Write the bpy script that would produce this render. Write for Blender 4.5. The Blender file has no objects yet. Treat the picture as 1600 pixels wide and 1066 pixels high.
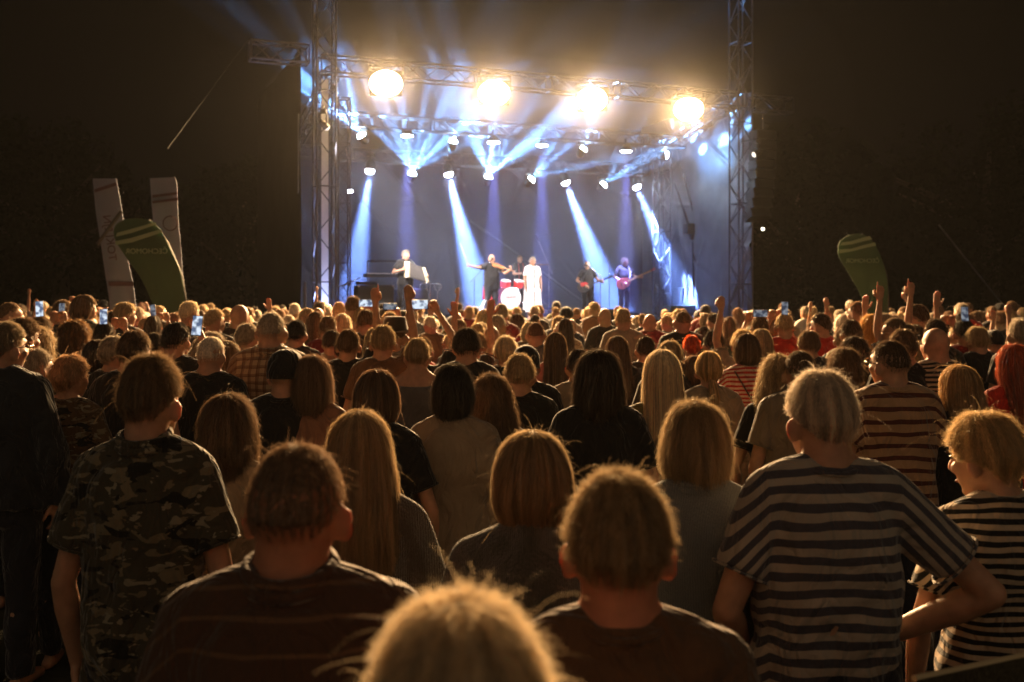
import bpy, bmesh, math, random
import numpy as np
from mathutils import Vector, Matrix, Euler, noise as mnoise
R = math.radians
PI = math.pi
SC = bpy.context.scene
COL = SC.collection

# ------------------------------------------------------------------ camera, world, exposure
F = 1555.6                     # focal length in pixels of the 1600-wide photograph
HC = 1.97                      # the photographer holds the camera just above the heads
HY = 462.0                     # row of the horizon
cam_d = bpy.data.cameras.new('camera'); cam = bpy.data.objects.new('camera', cam_d); COL.objects.link(cam)
cam.location = (0, 0, HC); cam.rotation_euler = (R(90), 0, 0)
cam_d.lens = 35; cam_d.sensor_width = 36; cam_d.shift_y = -(533 - HY) / 1600.0
cam_d.clip_start = 0.05; cam_d.clip_end = 400
cam_d.dof.use_dof = True; cam_d.dof.focus_distance = 4.3; cam_d.dof.aperture_fstop = 3.7
SC.camera = cam

world = bpy.data.worlds.new('World'); SC.world = world; world.use_nodes = True
bg = world.node_tree.nodes['Background']
bg.inputs['Color'].default_value = (1.0, 0.70, 0.45, 1)      # faint warm fill colour of the night sky
bg.inputs['Strength'].default_value = 0.10
# added fill for the crowd's backs: sky brighter behind the camera, nearly black ahead
_N, _L = world.node_tree.nodes, world.node_tree.links
_tc = _N.new('ShaderNodeTexCoord'); _sp = _N.new('ShaderNodeSeparateXYZ'); _L.new(_tc.outputs['Generated'], _sp.inputs[0])
_mr = _N.new('ShaderNodeMapRange'); _mr.interpolation_type = 'SMOOTHSTEP'
_mr.inputs[1].default_value = 0.25; _mr.inputs[2].default_value = -0.85; _mr.inputs[3].default_value = 0.002; _mr.inputs[4].default_value = 0.150
_L.new(_sp.outputs['Y'], _mr.inputs[0]); _L.new(_mr.outputs[0], bg.inputs['Strength'])
SC.view_settings.view_transform = 'Standard'; SC.view_settings.look = 'None'
SC.view_settings.exposure = 0.0; SC.view_settings.gamma = 1.0
SC.render.engine = 'CYCLES'
cy = SC.cycles
cy.max_bounces = 6; cy.diffuse_bounces = 2; cy.glossy_bounces = 2; cy.transmission_bounces = 3
cy.volume_bounces = 0; cy.transparent_max_bounces = 8
cy.sample_clamp_indirect = 2.0; cy.sample_clamp_direct = 0.0
cy.use_denoising = True
try: cy.denoiser = 'OPENIMAGEDENOISE'
except Exception: pass
cy.use_light_tree = True; cy.caustics_reflective = False; cy.caustics_refractive = False

# ------------------------------------------------------------------ where things are
C22, S22 = math.cos(R(22)), math.sin(R(22))
DECK = 1.30
def S(t, s, z=0.0):            # stage frame: t along the stage front, s back from it
    return Vector((-4.52 + C22*t - S22*s, 24 + S22*t + C22*s, z))
def St(px, s):                 # t of the photo column px at depth s
    k = (px - 800) / F
    return (k*(24 + C22*s) + 4.52 + S22*s) / (C22 - S22*k)
def Sz(px, py, s):             # point on the stage seen at (px, py)
    p = S(St(px, s), s); p.z = HC + (HY - py)/F*p.y
    return p
def P(px, py, d):              # point at distance d seen at (px, py)
    return Vector(((px - 800)/F*d, d, HC + (HY - py)/F*d))

LIGHTS = []
def spot(name, loc, target, watts, color, angle, blend=0.3, radius=0.05, gobo=None):
    """the light itself: belongs to the fixture whose lens stands at loc"""
    l = bpy.data.lights.new(name, 'SPOT'); l.energy = watts; l.color = color
    l.spot_size = R(angle); l.spot_blend = blend; l.shadow_soft_size = radius
    o = bpy.data.objects.new(name, l); COL.objects.link(o); o.location = loc
    o.rotation_euler = (Vector(target) - Vector(loc)).to_track_quat('-Z', 'Y').to_euler()
    if gobo:
        l.use_nodes = True; nt = l.node_tree; N = nt.nodes; L = nt.links
        em = N.get('Emission')
        tc = N.new('ShaderNodeTexCoord'); sx = N.new('ShaderNodeSeparateXYZ'); L.new(tc.outputs['Normal'], sx.inputs[0])
        def m(op, a, b=None):
            n = N.new('ShaderNodeMath'); n.operation = op
            for i, v in enumerate((a, b)):
                if v is None: continue
                if hasattr(v, 'links') or isinstance(v, bpy.types.NodeSocket): L.new(v, n.inputs[i])
                else: n.inputs[i].default_value = v
            return n.outputs[0]
        u = m('DIVIDE', sx.outputs[0], sx.outputs[2]); v = m('DIVIDE', sx.outputs[1], sx.outputs[2])
        cb = N.new('ShaderNodeCombineXYZ'); L.new(u, cb.inputs[0]); L.new(v, cb.inputs[1])
        cb.inputs[2].default_value = gobo[1]
        vo = N.new('ShaderNodeTexVoronoi'); vo.inputs['Scale'].default_value = gobo[0]; vo.voronoi_dimensions = '3D'
        L.new(cb.outputs[0], vo.inputs['Vector'])
        mr = N.new('ShaderNodeMapRange'); mr.inputs[1].default_value = gobo[2]; mr.inputs[2].default_value = gobo[2]*0.55
        mr.inputs[3].default_value = 0.04; mr.inputs[4].default_value = 3.0
        L.new(vo.outputs['Distance'], mr.inputs[0]); L.new(mr.outputs[0], em.inputs['Strength'])
    LIGHTS.append(o)
    return o
# ------------------------------------------------------------------ naming helpers
def tag(o, label=None, cat=None, group=None, kind=None):
    if label: o['label'] = label
    if cat: o['category'] = cat
    if group: o['group'] = group
    if kind: o['kind'] = kind
    return o
def empty(name, loc=(0,0,0), rz=0.0, label=None, cat=None, group=None):
    o = bpy.data.objects.new(name, None); COL.objects.link(o); o.location = loc; o.rotation_euler = (0,0,rz)
    o.empty_display_size = 0.1
    return tag(o, label, cat, group)
def children(o): return [c for c in bpy.data.objects if c.parent == o]
def copy_tree(o, parent=None):
    c = o.copy(); COL.objects.link(c)
    if parent: c.parent = parent
    for ch in list(o.children): copy_tree(ch, c)
    return c

# ------------------------------------------------------------------ mesh helpers
def frame_of(d):
    d = Vector(d).normalized()
    a = Vector((0,0,1)) if abs(d.z) < 0.9 else Vector((1,0,0))
    x = a.cross(d).normalized(); y = d.cross(x).normalized()
    return x, y, d
class MB:
    def __init__(self): self.v = []; self.f = []; self.mi = []; self.cur = 0
    def add(self, vs, fs):
        b = len(self.v); self.v += [tuple(p) for p in vs]
        for q in fs: self.f.append(tuple(i+b for i in q)); self.mi.append(self.cur)
        return self
    def box(self, c, size, rot=None, bevel=0.0):
        c = Vector(c); sx, sy, sz = [k/2 for k in size]; M3 = rot if rot is not None else Matrix.Identity(3)
        if bevel <= 0:
            vs = [c + M3 @ Vector((x*sx, y*sy, z*sz)) for x in (-1,1) for y in (-1,1) for z in (-1,1)]
            self.add(vs, [(0,1,3,2),(4,6,7,5),(0,4,5,1),(2,3,7,6),(0,2,6,4),(1,5,7,3)])
        else:
            b = min(bevel, sx*.9, sy*.9, sz*.9)
            bm = bmesh.new(); bmesh.ops.create_cube(bm, size=1.0)
            for v in bm.verts: v.co = Vector((v.co.x*sx*2, v.co.y*sy*2, v.co.z*sz*2))
            bmesh.ops.bevel(bm, geom=list(bm.edges), offset=b, segments=2, affect='EDGES', profile=0.5)
            bm.verts.index_update()
            self.add([c + M3 @ v.co for v in bm.verts], [tuple(v.index for v in f.verts) for f in bm.faces]); bm.free()
        return self
    def tube(self, pts, radii, n=10, ex=1.0, ey=1.0, caps=True, up=None, round_ends=False):
        """a tapered tube along pts; cross-section n-gon of radii (scaled ex, ey)"""
        pts = [Vector(p) for p in pts]
        if not isinstance(radii, (list, tuple)): radii = [radii]*len(pts)
        radii = list(radii)
        if round_ends:
            d0 = (pts[0]-pts[1]).normalized(); d1 = (pts[-1]-pts[-2]).normalized(); r0, r1 = radii[0], radii[-1]
            a = [(pts[0] + d0*r0*q, r0*math.sqrt(max(0, 1-q*q))) for q in (.97, .75, .4)]
            b = [(pts[-1] + d1*r1*q, r1*math.sqrt(max(0, 1-q*q))) for q in (.4, .75, .97)]
            pts = [p for p, _ in a] + pts + [p for p, _ in b]; radii = [r for _, r in a] + radii + [r for _, r in b]
        vs = []; fs = []
        x = None
        for i, p in enumerate(pts):
            d = (pts[min(i+1, len(pts)-1)] - pts[max(i-1, 0)]).normalized()
            if x is None:
                if up is not None: x = Vector(up).cross(d).normalized()
                else: x = frame_of(d)[0]
            else:
                x = (x - d*x.dot(d)).normalized()
            y = d.cross(x)
            for k in range(n):
                a = 2*PI*k/n
                vs.append(p + x*(math.cos(a)*radii[i]*ex) + y*(math.sin(a)*radii[i]*ey))
        for i in range(len(pts)-1):
            for k in range(n):
                a, b = i*n+k, i*n+(k+1) % n
                fs.append((a, b, b+n, a+n))
        if caps:
            fs.append(tuple(range(n-1, -1, -1))); o = (len(pts)-1)*n; fs.append(tuple(range(o, o+n)))
        return self.add(vs, fs)
    def ell(self, c, r, rot=None, nu=16, nv=10):
        c = Vector(c); r = (r, r, r) if isinstance(r, (int, float)) else r
        M3 = rot if rot is not None else Matrix.Identity(3)
        vs = [c + M3 @ Vector((0,0,r[2]))]; fs = []
        for j in range(1, nv):
            t = PI*j/nv
            for i in range(nu):
                a = 2*PI*i/nu
                vs.append(c + M3 @ Vector((r[0]*math.sin(t)*math.cos(a), r[1]*math.sin(t)*math.sin(a), r[2]*math.cos(t))))
        vs.append(c + M3 @ Vector((0,0,-r[2])))
        for i in range(nu): fs.append((0, 1+i, 1+(i+1) % nu))
        for j in range(nv-2):
            for i in range(nu):
                a, b = 1+j*nu+i, 1+j*nu+(i+1) % nu
                fs.append((a, a+nu, b+nu, b))
        o = 1+(nv-2)*nu; e = len(vs)-1
        for i in range(nu): fs.append((o+i, e, o+(i+1) % nu))
        return self.add(vs, fs)
    def rings(self, rings, n=28, caps=True):
        """stacked horizontal ellipses (cx, cy, z, rx, ry)"""
        vs = []; fs = []
        for (cx, cy_, z, rx, ry) in rings:
            for k in range(n):
                a = 2*PI*k/n; ca, sa = math.cos(a), math.sin(a)
                q = 0.85   # slightly squarish
                vs.append((cx + rx*math.copysign(abs(ca)**q, ca), cy_ + ry*math.copysign(abs(sa)**q, sa), z))
        for i in range(len(rings)-1):
            for k in range(n):
                a, b = i*n+k, i*n+(k+1) % n
                fs.append((a, b, b+n, a+n))
        if caps:
            fs.append(tuple(range(n-1, -1, -1))); o = (len(rings)-1)*n; fs.append(tuple(range(o, o+n)))
        return self.add(vs, fs)
    def disc(self, c, d, r, th=0.02, n=24, ex=1.0):
        c = Vector(c); x, y, d = frame_of(d)
        return self.tube([c - d*th/2, c + d*th/2], [r, r], n=n, ex=ex)
    def torus(self, c, d, r, r2, n=32, m=8, e=1.0):
        c = Vector(c); x, y, d = frame_of(d); vs = []; fs = []
        for i in range(n):
            a = 2*PI*i/n; q = x*math.cos(a) + y*math.sin(a)*e
            for k in range(m):
                b = 2*PI*k/m; vs.append(c + q*(r + r2*math.cos(b)) + d*(r2*math.sin(b)))
        for i in range(n):
            for k in range(m):
                fs.append((i*m+k, ((i+1) % n)*m+k, ((i+1) % n)*m+(k+1) % m, i*m+(k+1) % m))
        return self.add(vs, fs)
    def prism(self, poly, depth, M4=None):
        """closed outline [(x, z)] extruded along y"""
        n = len(poly); vs = [Vector((x, -depth/2, z)) for x, z in poly] + [Vector((x, depth/2, z)) for x, z in poly]
        if M4 is not None: vs = [M4 @ v for v in vs]
        fs = [tuple(range(n)), tuple(range(2*n-1, n-1, -1))] + [(i, (i+1) % n + 0, (i+1) % n + n, i+n)[::-1] for i in range(n)]
        return self.add(vs, fs)
    def mesh(self, name, mats=None, smooth=True):
        me = bpy.data.meshes.new(name); me.from_pydata(self.v, [], self.f)
        if mats is not None:
            for m_ in (mats if isinstance(mats, (list, tuple)) else [mats]): me.materials.append(m_)
            if any(self.mi): me.polygons.foreach_set('material_index', self.mi)
        if smooth: me.polygons.foreach_set('use_smooth', [True]*len(me.polygons))
        me.update()
        return me
    def build(self, name, mats, parent=None, smooth=True, local=False, sharp=True):
        me = self.mesh(name, mats, smooth)
        if smooth and sharp:
            try: me.set_sharp_from_angle(angle=R(38))
            except Exception: pass
        o = bpy.data.objects.new(name, me); COL.objects.link(o)
        if parent is not None:
            o.parent = parent
            if not local: o.matrix_parent_inverse = Matrix.Translation(parent.location).inverted() if parent.rotation_euler[2] == 0 and parent.parent is None else parent.matrix_basis.inverted()
        return o

# ------------------------------------------------------------------ materials
def mat(name, col, rough=0.6, metal=0.0, emit=None, es=0.0, spec=0.5, noise=0.0, nscale=20.0, sheen=0.0, bump=0.0, bscale=60.0, objcol=False, trans=0.0, sss=0.0):
    m = bpy.data.materials.new(name); m.use_nodes = True; nt = m.node_tree; N, L = nt.nodes, nt.links
    b = N['Principled BSDF']; b.inputs['Base Color'].default_value = (*col, 1); b.inputs['Roughness'].default_value = rough
    b.inputs['Metallic'].default_value = metal; b.inputs['Specular IOR Level'].default_value = spec
    if emit: b.inputs['Emission Color'].default_value = (*emit, 1); b.inputs['Emission Strength'].default_value = es; m.cycles.emission_sampling = 'NONE'
    src = None
    if objcol:
        oi = N.new('ShaderNodeObjectInfo'); src = oi.outputs['Color']; L.new(src, b.inputs['Base Color'])
    if noise:
        tc = N.new('ShaderNodeTexCoord'); nz = N.new('ShaderNodeTexNoise'); nz.inputs['Scale'].default_value = nscale; nz.inputs['Detail'].default_value = 4
        L.new(tc.outputs['Object'], nz.inputs['Vector'])
        mr = N.new('ShaderNodeMapRange'); mr.inputs[1].default_value = .3; mr.inputs[2].default_value = .7; mr.inputs[3].default_value = 1-noise; mr.inputs[4].default_value = 1+noise
        L.new(nz.outputs['Fac'], mr.inputs[0])
        vm = N.new('ShaderNodeVectorMath'); vm.operation = 'SCALE'
        if src is not None: L.new(src, vm.inputs[0])
        else: vm.inputs[0].default_value = col
        L.new(mr.outputs[0], vm.inputs['Scale']); L.new(vm.outputs[0], b.inputs['Base Color'])
    if bump:
        tc = N.new('ShaderNodeTexCoord'); nz = N.new('ShaderNodeTexNoise'); nz.inputs['Scale'].default_value = bscale; nz.inputs['Detail'].default_value = 3
        L.new(tc.outputs['Object'], nz.inputs['Vector']); bp = N.new('ShaderNodeBump'); bp.inputs['Strength'].default_value = bump; bp.inputs['Distance'].default_value = 0.01
        L.new(nz.outputs['Fac'], bp.inputs['Height']); L.new(bp.outputs[0], b.inputs['Normal'])
    if sheen: b.inputs['Sheen Weight'].default_value = sheen; b.inputs['Sheen Roughness'].default_value = .45
    if trans: b.inputs['Transmission Weight'].default_value = trans
    if sss:
        b.inputs['Subsurface Weight'].default_value = sss; b.inputs['Subsurface Radius'].default_value = (1.0, .28, .12); b.inputs['Subsurface Scale'].default_value = .02
    return m
M = {}
M['alu'] = mat('aluminium', (.085,.085,.10), .5, .7, noise=.15, nscale=6)
M['black'] = mat('black_metal', (.02,.02,.022), .5, .2)
M['rubber'] = mat('black_rubber', (.015,.015,.015), .7)
M['tolex'] = mat('black_cabinet', (.022,.022,.024), .6, bump=.4, bscale=200)
M['chrome'] = mat('chrome', (.75,.75,.78), .15, 1.0)
M['drape'] = mat('black_stage_cloth', (.020,.020,.032), .7, noise=.25, nscale=1.5, sheen=.2, bump=.35, bscale=9)
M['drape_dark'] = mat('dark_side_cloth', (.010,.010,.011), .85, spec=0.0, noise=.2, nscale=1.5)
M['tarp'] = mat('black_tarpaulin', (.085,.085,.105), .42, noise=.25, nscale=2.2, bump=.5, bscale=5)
M['roof'] = mat('roof_tarpaulin', (.014,.014,.015), .6, noise=.2, nscale=1)
M['deck'] = mat('stage_deck', (.05,.045,.042), .55, noise=.25, nscale=3)
M['white_cloth'] = mat('white_fabric', (.72,.70,.72), .8, noise=.08, nscale=3, trans=0.0)
M['warm_lens'] = mat('warm_lamp', (1,.8,.5), .3, emit=(1,.72,.36), es=110)
M['white_lens'] = mat('white_lamp', (.8,.9,1), .3, emit=(.62,.75,1), es=170)
M['fill_lens'] = mat('fill_lamp_glass', (.7,.9,1), .3, emit=(1,.85,.7), es=2)
M['cyan_lens'] = mat('cold_lamp', (.7,.9,1), .3, emit=(.55,.80,1), es=150)
# ------------------------------------------------------------------ ground and night sky
gm = mat('trampled_grass', (.030,.032,.018), .95, noise=.5, nscale=2.5, bump=.6, bscale=30)
g = MB(); g.add([(-160,-60,0),(160,-60,0),(160,200,0),(-160,200,0)], [(0,1,2,3)])
tag(g.build('ground', gm), kind='structure')

# ------------------------------------------------------------------ stage
fl = MB(); fl.box((0,0,0),(13.4,7.6,.16)); 
def stage_mb(mb):   # rotate a mesh built in (t, s, z) into the world
    mb.v = [tuple(S(p[0], p[1], p[2])) for p in mb.v]; return mb
stage = empty('stage', S(6,0,0), label='raised black concert stage deck with a draped front behind the crowd', cat='stage')
d = MB(); d.box((5.9,3.75,DECK-.06),(12.9,7.5,.12)); stage_mb(d).build('deck', M['deck'], stage)
def cloth(t0, s0, t1, s1, z0, z1, amp=.05, freq=7., nx=90, nz=30, seed=0, creases=0):
    """a hanging cloth with folds, thickness from its two sides"""
    mb = MB(); L_ = math.hypot(t1-t0, s1-s0); nxn, nzn = (-(s1-s0)/L_, (t1-t0)/L_)
    rnd = random.Random(seed); vs = []
    cr = [(rnd.uniform(0, L_), rnd.uniform(z0, z1), rnd.uniform(0, PI), rnd.uniform(.6, 2.0)) for _ in range(creases)]
    for side in (0, .012):
        for j in range(nz+1):
            z = z0 + (z1-z0)*j/nz
            for i in range(nx+1):
                u = i/nx*L_
                w = amp*(mnoise.noise(Vector((u*freq*.35, z*.5, seed))) + .55*math.sin(u*freq + 1.3*mnoise.noise(Vector((u*.6, z*.6, seed+3)))*3)) * (1.0 - .25*j/nz)
                for (cu, cz, ca, cl) in cr:
                    a = (u-cu)*math.cos(ca) + (z-cz)*math.sin(ca); b = -(u-cu)*math.sin(ca) + (z-cz)*math.cos(ca)
                    if abs(a) < cl and abs(b) < .25: w += .05*math.exp(-(b/.05)**2)*(1-abs(a)/cl)
                w += side
                vs.append((t0 + (t1-t0)*i/nx + nxn*w, s0 + (s1-s0)*i/nx + nzn*w, z))
    fs = []
    for sd in range(2):
        o = sd*(nx+1)*(nz+1)
        for j in range(nz):
            for i in range(nx):
                a = o + j*(nx+1)+i; q = (a, a+1, a+nx+2, a+nx+1)
                fs.append(q if sd else q[::-1])
    mb.add(vs, fs); return stage_mb(mb)
cloth(-.5,-.03,12.4,-.03,0,DECK-.13, .03, 9, 160, 6, 1).build('front_skirt', M['drape'], stage)
o = cloth(-.6,7.0,12.7,7.0,DECK-.1,7.8,.07,2.2,260,110,5,creases=46).build('backdrop', M['drape'])
tag(o, 'wide black backdrop cloth hanging behind the band with creases', 'backdrop')
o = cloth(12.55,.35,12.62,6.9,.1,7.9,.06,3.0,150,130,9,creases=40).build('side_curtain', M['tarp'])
tag(o, 'dark tarpaulin side wall lit blue beside the right stage tower', 'curtain')
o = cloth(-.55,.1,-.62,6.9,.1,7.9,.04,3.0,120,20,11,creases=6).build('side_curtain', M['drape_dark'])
tag(o, 'black side wall of the stage left of the left tower', 'curtain')

def truss(name, A, B, w, label, cat, group=None, rc=.026, rl=.013, step=None, upv=None, base=False):
    A, B = Vector(A), Vector(B); d = (B-A); L_ = d.length; d.normalize()
    if upv is None: upv = Vector((C22, S22, 0)) if abs(d.z) > .9 else Vector((0,0,1))
    x = (Vector(upv) - d*Vector(upv).dot(d)).normalized(); y = d.cross(x)
    root = empty(name, A, label=label, cat=cat, group=group)
    step = step or w*1.25; cs = [(-1,-1),(1,-1),(1,1),(-1,1)]
    for (a, b) in cs:
        c = MB(); o = x*(a*w/2) + y*(b*w/2)
        c.tube([A+o, B+o], rc, n=8); c.build('chord', M['alu'], root)
    l = MB(); n = max(1, round(L_/step)); 
    for k in range(4):
        a, b = cs[k], cs[(k+1) % 4]; oa = x*(a[0]*w/2)+y*(a[1]*w/2); ob = x*(b[0]*w/2)+y*(b[1]*w/2)
        for i in range(n):
            p, q = A + d*(L_*i/n), A + d*(L_*(i+1)/n)
            if i % 2 == k % 2: l.tube([p+oa, q+ob], rl, n=6)
            else: l.tube([p+ob, q+oa], rl, n=6)
            if i % 4 == 0: l.tube([p+oa, p+ob], rl*1.3, n=6)
        l.tube([B+oa, B+ob], rc, n=6)
    l.build('lattice', M['alu'], root)
    if base:
        b_ = MB(); b_.box(A + Vector((0,0,.02)), (w*2.0, w*2.0, .04)); b_.build('base_plate', M['black'], root)
    return root
tw = .46
truss('truss_tower', S(0,0,0), S(0,0,13.2), tw, 'tall aluminium lattice tower at the left front corner, pale strip glowing inside', 'tower', 'lattice towers holding the stage roof', base=True)
truss('truss_tower', S(11.93,0,0), S(11.93,0,13.2), tw, 'tall aluminium lattice tower at the right front corner, beside the hung speakers', 'tower', 'lattice towers holding the stage roof', base=True)
truss('truss_tower', S(.62,.75,DECK), S(.62,.75,6.9), .30, 'slimmer dark lattice post just inside the left front tower', 'tower', 'lattice towers holding the stage roof', rc=.02, rl=.011)
truss('truss_tower', S(11.93,4.4,0), S(11.93,4.4,6.6), tw*.9, 'lattice tower at the back right of the stage, hit by a spotlight', 'tower', 'lattice towers holding the stage roof')
truss('truss_tower', S(-.05,6.6,0), S(-.05,6.6,6.6), tw*.9, 'lattice tower at the back left of the stage behind the side wall', 'tower', 'lattice towers holding the stage roof')
# roof trusses
truss('roof_truss', S(-.1,.05,7.55), S(12.0,.05,7.55), .40, 'front roof truss carrying the four blinding warm lamps', 'truss', 'roof trusses of the stage')
truss('roof_truss', S(.2,2.9,6.75), S(11.8,2.9,6.75), .34, 'middle roof truss with the small flat lamps under it', 'truss', 'roof trusses of the stage')
truss('roof_truss', S(.2,5.2,6.15), S(11.8,5.2,6.15), .34, 'rear roof truss with the white beam lights under it', 'truss', 'roof trusses of the stage')
truss('roof_truss', S(.25,.3,7.4), S(.25,6.6,6.25), .30, 'sloping side roof truss running back from the left tower', 'truss', 'roof trusses of the stage')
truss('roof_truss', S(11.75,.3,7.4), S(11.75,6.6,6.25), .30, 'sloping side roof truss running back from the right tower', 'truss', 'roof trusses of the stage')
0 and truss('roof_truss', S(5.9,.3,7.4), S(5.9,6.6,6.25), .26, 'sloping centre roof truss between the middle blinding lamps', 'truss', 'roof trusses of the stage')
truss('side_truss', S(-.4,0,7.72), S(-1.75,0,7.72), .42, 'short lattice arm sticking out left from the left tower', 'truss', 'side arms of the towers')
truss('side_truss', S(12.3,0,7.5), S(13.6,0,7.5), .42, 'short lattice arm sticking out right above the hung speakers', 'truss', 'side arms of the towers')
# pale strip inside the left tower, lit blue from below
o = cloth(-.07,.02,.10,.02,.1,7.2,.02,9,8,60,21).build('pale_drape', M['white_cloth'])
tag(o, 'narrow pale cloth strip hanging inside the left tower, glowing blue white', 'drape')

up = empty('added_uplight', S(-.02,-.16,.5), label='small added blue lamp at the foot of the pale cloth in the left tower', cat='stage lamp')  # lamp added to make the pale strip glow blue
c = S(-.02,-.17,.55); b = MB(); b.tube([c - Vector((0,0,.22)), c - Vector((0,0,.01))], [.06,.08], n=16); b.build('lamp_housing', M['black'], up)
l = MB(); l.tube([c - Vector((0,0,.012)), c], [.075,.07], n=20); l.build('lens', M['white_lens'], up)
spot('added_uplight_beam', c + Vector((0,0,.02)), S(.03,.0,3.4), 1500, (.42,.52,1.0), 40, .6, .05)
# ------------------------------------------------------------------ lamps on the trusses
def yoke_fixture(name, loc, target, lens_mat, r, label, cat, group, body_len=.34, hang=True):
    """a moving-head lamp: clamp, yoke, body and bright lens"""
    loc = Vector(loc); dr = (Vector(target)-loc).normalized()
    root = empty(name, loc, label=label, cat=cat, group=group)
    x, y, z_ = frame_of(dr)
    b = MB(); b.tube([loc - dr*body_len, loc - dr*body_len*.7, loc - dr*body_len*.25, loc - dr*.012], [r*.55, r*1.05, r*1.12, r*1.18], n=20, round_ends=False); b.build('lamp_housing', M['black'], root)
    l = MB(); l.tube([loc - dr*.02, loc + dr*r*.35, loc + dr*r*.62, loc + dr*r*.74], [r, r*.9, r*.55, r*.1], n=24); l.build('lens', lens_mat, root)
    yk = MB(); top = loc - dr*body_len*.5 + Vector((0,0,.30 if hang else -.26)); side = x if abs(x.z) < .5 else y
    side = Vector((side.x, side.y, 0)).normalized(); m_ = loc - dr*body_len*.5
    for q in (-1, 1): yk.tube([m_ + side*q*r*1.3, m_ + side*q*r*1.35 + (top-m_)*.75, top + side*q*r*.5], .018, n=8)
    yk.box(top, (r*1.7, r*1.7, .09)); yk.tube([top, top + Vector((0,0,.14 if hang else -.05))], .025, n=8); yk.build('yoke', M['black'], root)
    return root
# four blinders facing the crowd
for i, (px, py) in enumerate(((603,131),(772,146),(925,156),(1076,171))):
    c = Sz(px, py, -.28); tgt = Vector((c.x*.35, 6, 1.0))
    dr = (tgt - c).normalized(); x, y, z_ = frame_of(dr)
    where = ('leftmost of the four big warm audience lamps on the front truss', 'second from left of the four big warm audience lamps, above the violinist', 'third from left of the four big warm audience lamps, above the guitarist', 'rightmost of the four big warm audience lamps, beside the right tower')[i]
    root = empty('blinder_lamp', c, label=where, cat='stage lamp', group='warm blinder lamps on the front truss')
    b = MB(); rot = Matrix((x, y, dr)).transposed()
    b.box(c - dr*.10, (.80,.62,.16), rot, .02); b.build('lamp_housing', M['black'], root)
    l = MB(); l.tube([c - dr*.018, c + dr*.02, c + dr*.05, c + dr*.06], [.36,.35,.25,.05], n=32, ex=1.08, ey=.86, up=(0,0,1)); l.build('lens', M['warm_lens'], root)
    k = MB()
    for q in (-1, 1): k.tube([c - dr*.1 + x*q*.42, c - dr*.1 + x*q*.42 + Vector((0,0,.42))], .016, n=8)
    k.tube([c - dr*.1 - x*.43 + Vector((0,0,.42)), c - dr*.1 + x*.43 + Vector((0,0,.42))], .018, n=8); k.build('bracket', M['black'], root)
    spot('blinder_light', c + dr*.12, tgt, 23000, (1,.61,.28), 122, .8, .30)
WHITE = (.22,.38,1.0); CYAN = (.20,.50,1.0)
# white beams from the rear truss, pointing down
for i, (px, py, bx, by, wt) in enumerate(((578,267,548,478,180000),(701,272,752,478,400000),(884,285,958,478,400000),(995,292,1034,385,200000))):
    c = Sz(px, py, 4.9); tg = Sz(bx, by, 4.6 if i < 3 else 4.3)
    yoke_fixture('beam_light', c, tg, M['white_lens'], .13, ('beam light over the accordion player, its beam leaning left', 'beam light over the violinist, its beam falling behind his bow', 'beam light right of centre, its beam falling behind the bald guitarist', 'rightmost beam light, its short beam striking the back tower')[i], 'spotlight', 'white beam lights under the rear truss')
    dr = (tg-c).normalized()
    spot('beam', c + dr*.12, tg, wt, WHITE, 17, .6, .09)
# small flat lamps with soft vertical beams
for i, (px, py) in enumerate(((636,213),(771,223),(847,228),(978,237))):
    c = Sz(px, py, 2.9); tg = c - Vector((0,0,4))
    root = empty('wash_light', c, label=('flat round lamp under the middle truss, leftmost of its row', 'flat round lamp hanging above the violinist', 'flat round lamp hanging above the singer', 'flat round lamp hanging above the bass player')[i], cat='stage lamp', group='flat lamps pointing straight down')
    b = MB(); b.tube([c + Vector((0,0,.20)), c + Vector((0,0,.14)), c + Vector((0,0,.01))], [.08,.15,.17], n=20); b.build('lamp_housing', M['black'], root)
    l = MB(); l.tube([c + Vector((0,0,.012)), c], [.165,.155], n=24); l.build('lens', M['white_lens'], root)
    k = MB(); k.tube([c + Vector((0,0,.18)), c + Vector((0,0,.40))], .02, n=8); k.build('bracket', M['black'], root)
    spot('wash', c - Vector((0,0,.03)), tg, 45000, (.26,.28,1.0), 12, .5, .1)
# moving heads throwing fans of rays upward
fans = [(565,212,-.8,-.3,1.0,11000),(708,222,.12,-.3,1.0,2600),(911,234,.55,-.3,1.0,1900),(1040,242,1.15,-.35,.10,40)]
fans += [(644,272,.05,-.5,1.0,4200),(763,277,.12,-.5,1.0,4000),(830,281,.85,-.5,.95,2600),(943,289,.80,-.6,.95,1500)]
fl_names = ['above the accordion player, fan leaning far left past the tower','between the two left warm lamps, fan pointing straight up','below the third warm lamp, fan leaning right','at far right, fan spreading toward the right tower','low on the left above the keyboards, wide fan','low over the violinist, wide upward fan','low over the drums, fan leaning right','low over the guitarist, fan leaning right']
for i, (px, py, dt, ds, dz, wt) in enumerate(fans):
    s_ = 2.9 if i < 4 else 4.6
    c = Sz(px, py, s_); dv = Vector((C22*dt - S22*ds, S22*dt + C22*ds, dz)).normalized(); tg = c + dv*5
    yoke_fixture('moving_head', c, tg, M['cyan_lens'], .115, 'moving head lamp ' + fl_names[i], 'spotlight', 'moving heads throwing fans of rays', body_len=.26, hang=True)
    spot('fan', c + dv*.11, tg, wt*11, CYAN, (60,72,58,95,108,104,72,66)[i], (.1,.1,.1,.8,.1,.1,.1,.1)[i], .03, gobo=None if i == 3 else ((4.4,4.4,4.6,4,3.3,3.3,4.2,4.4)[i], i*1.7+.3, .33))
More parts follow.
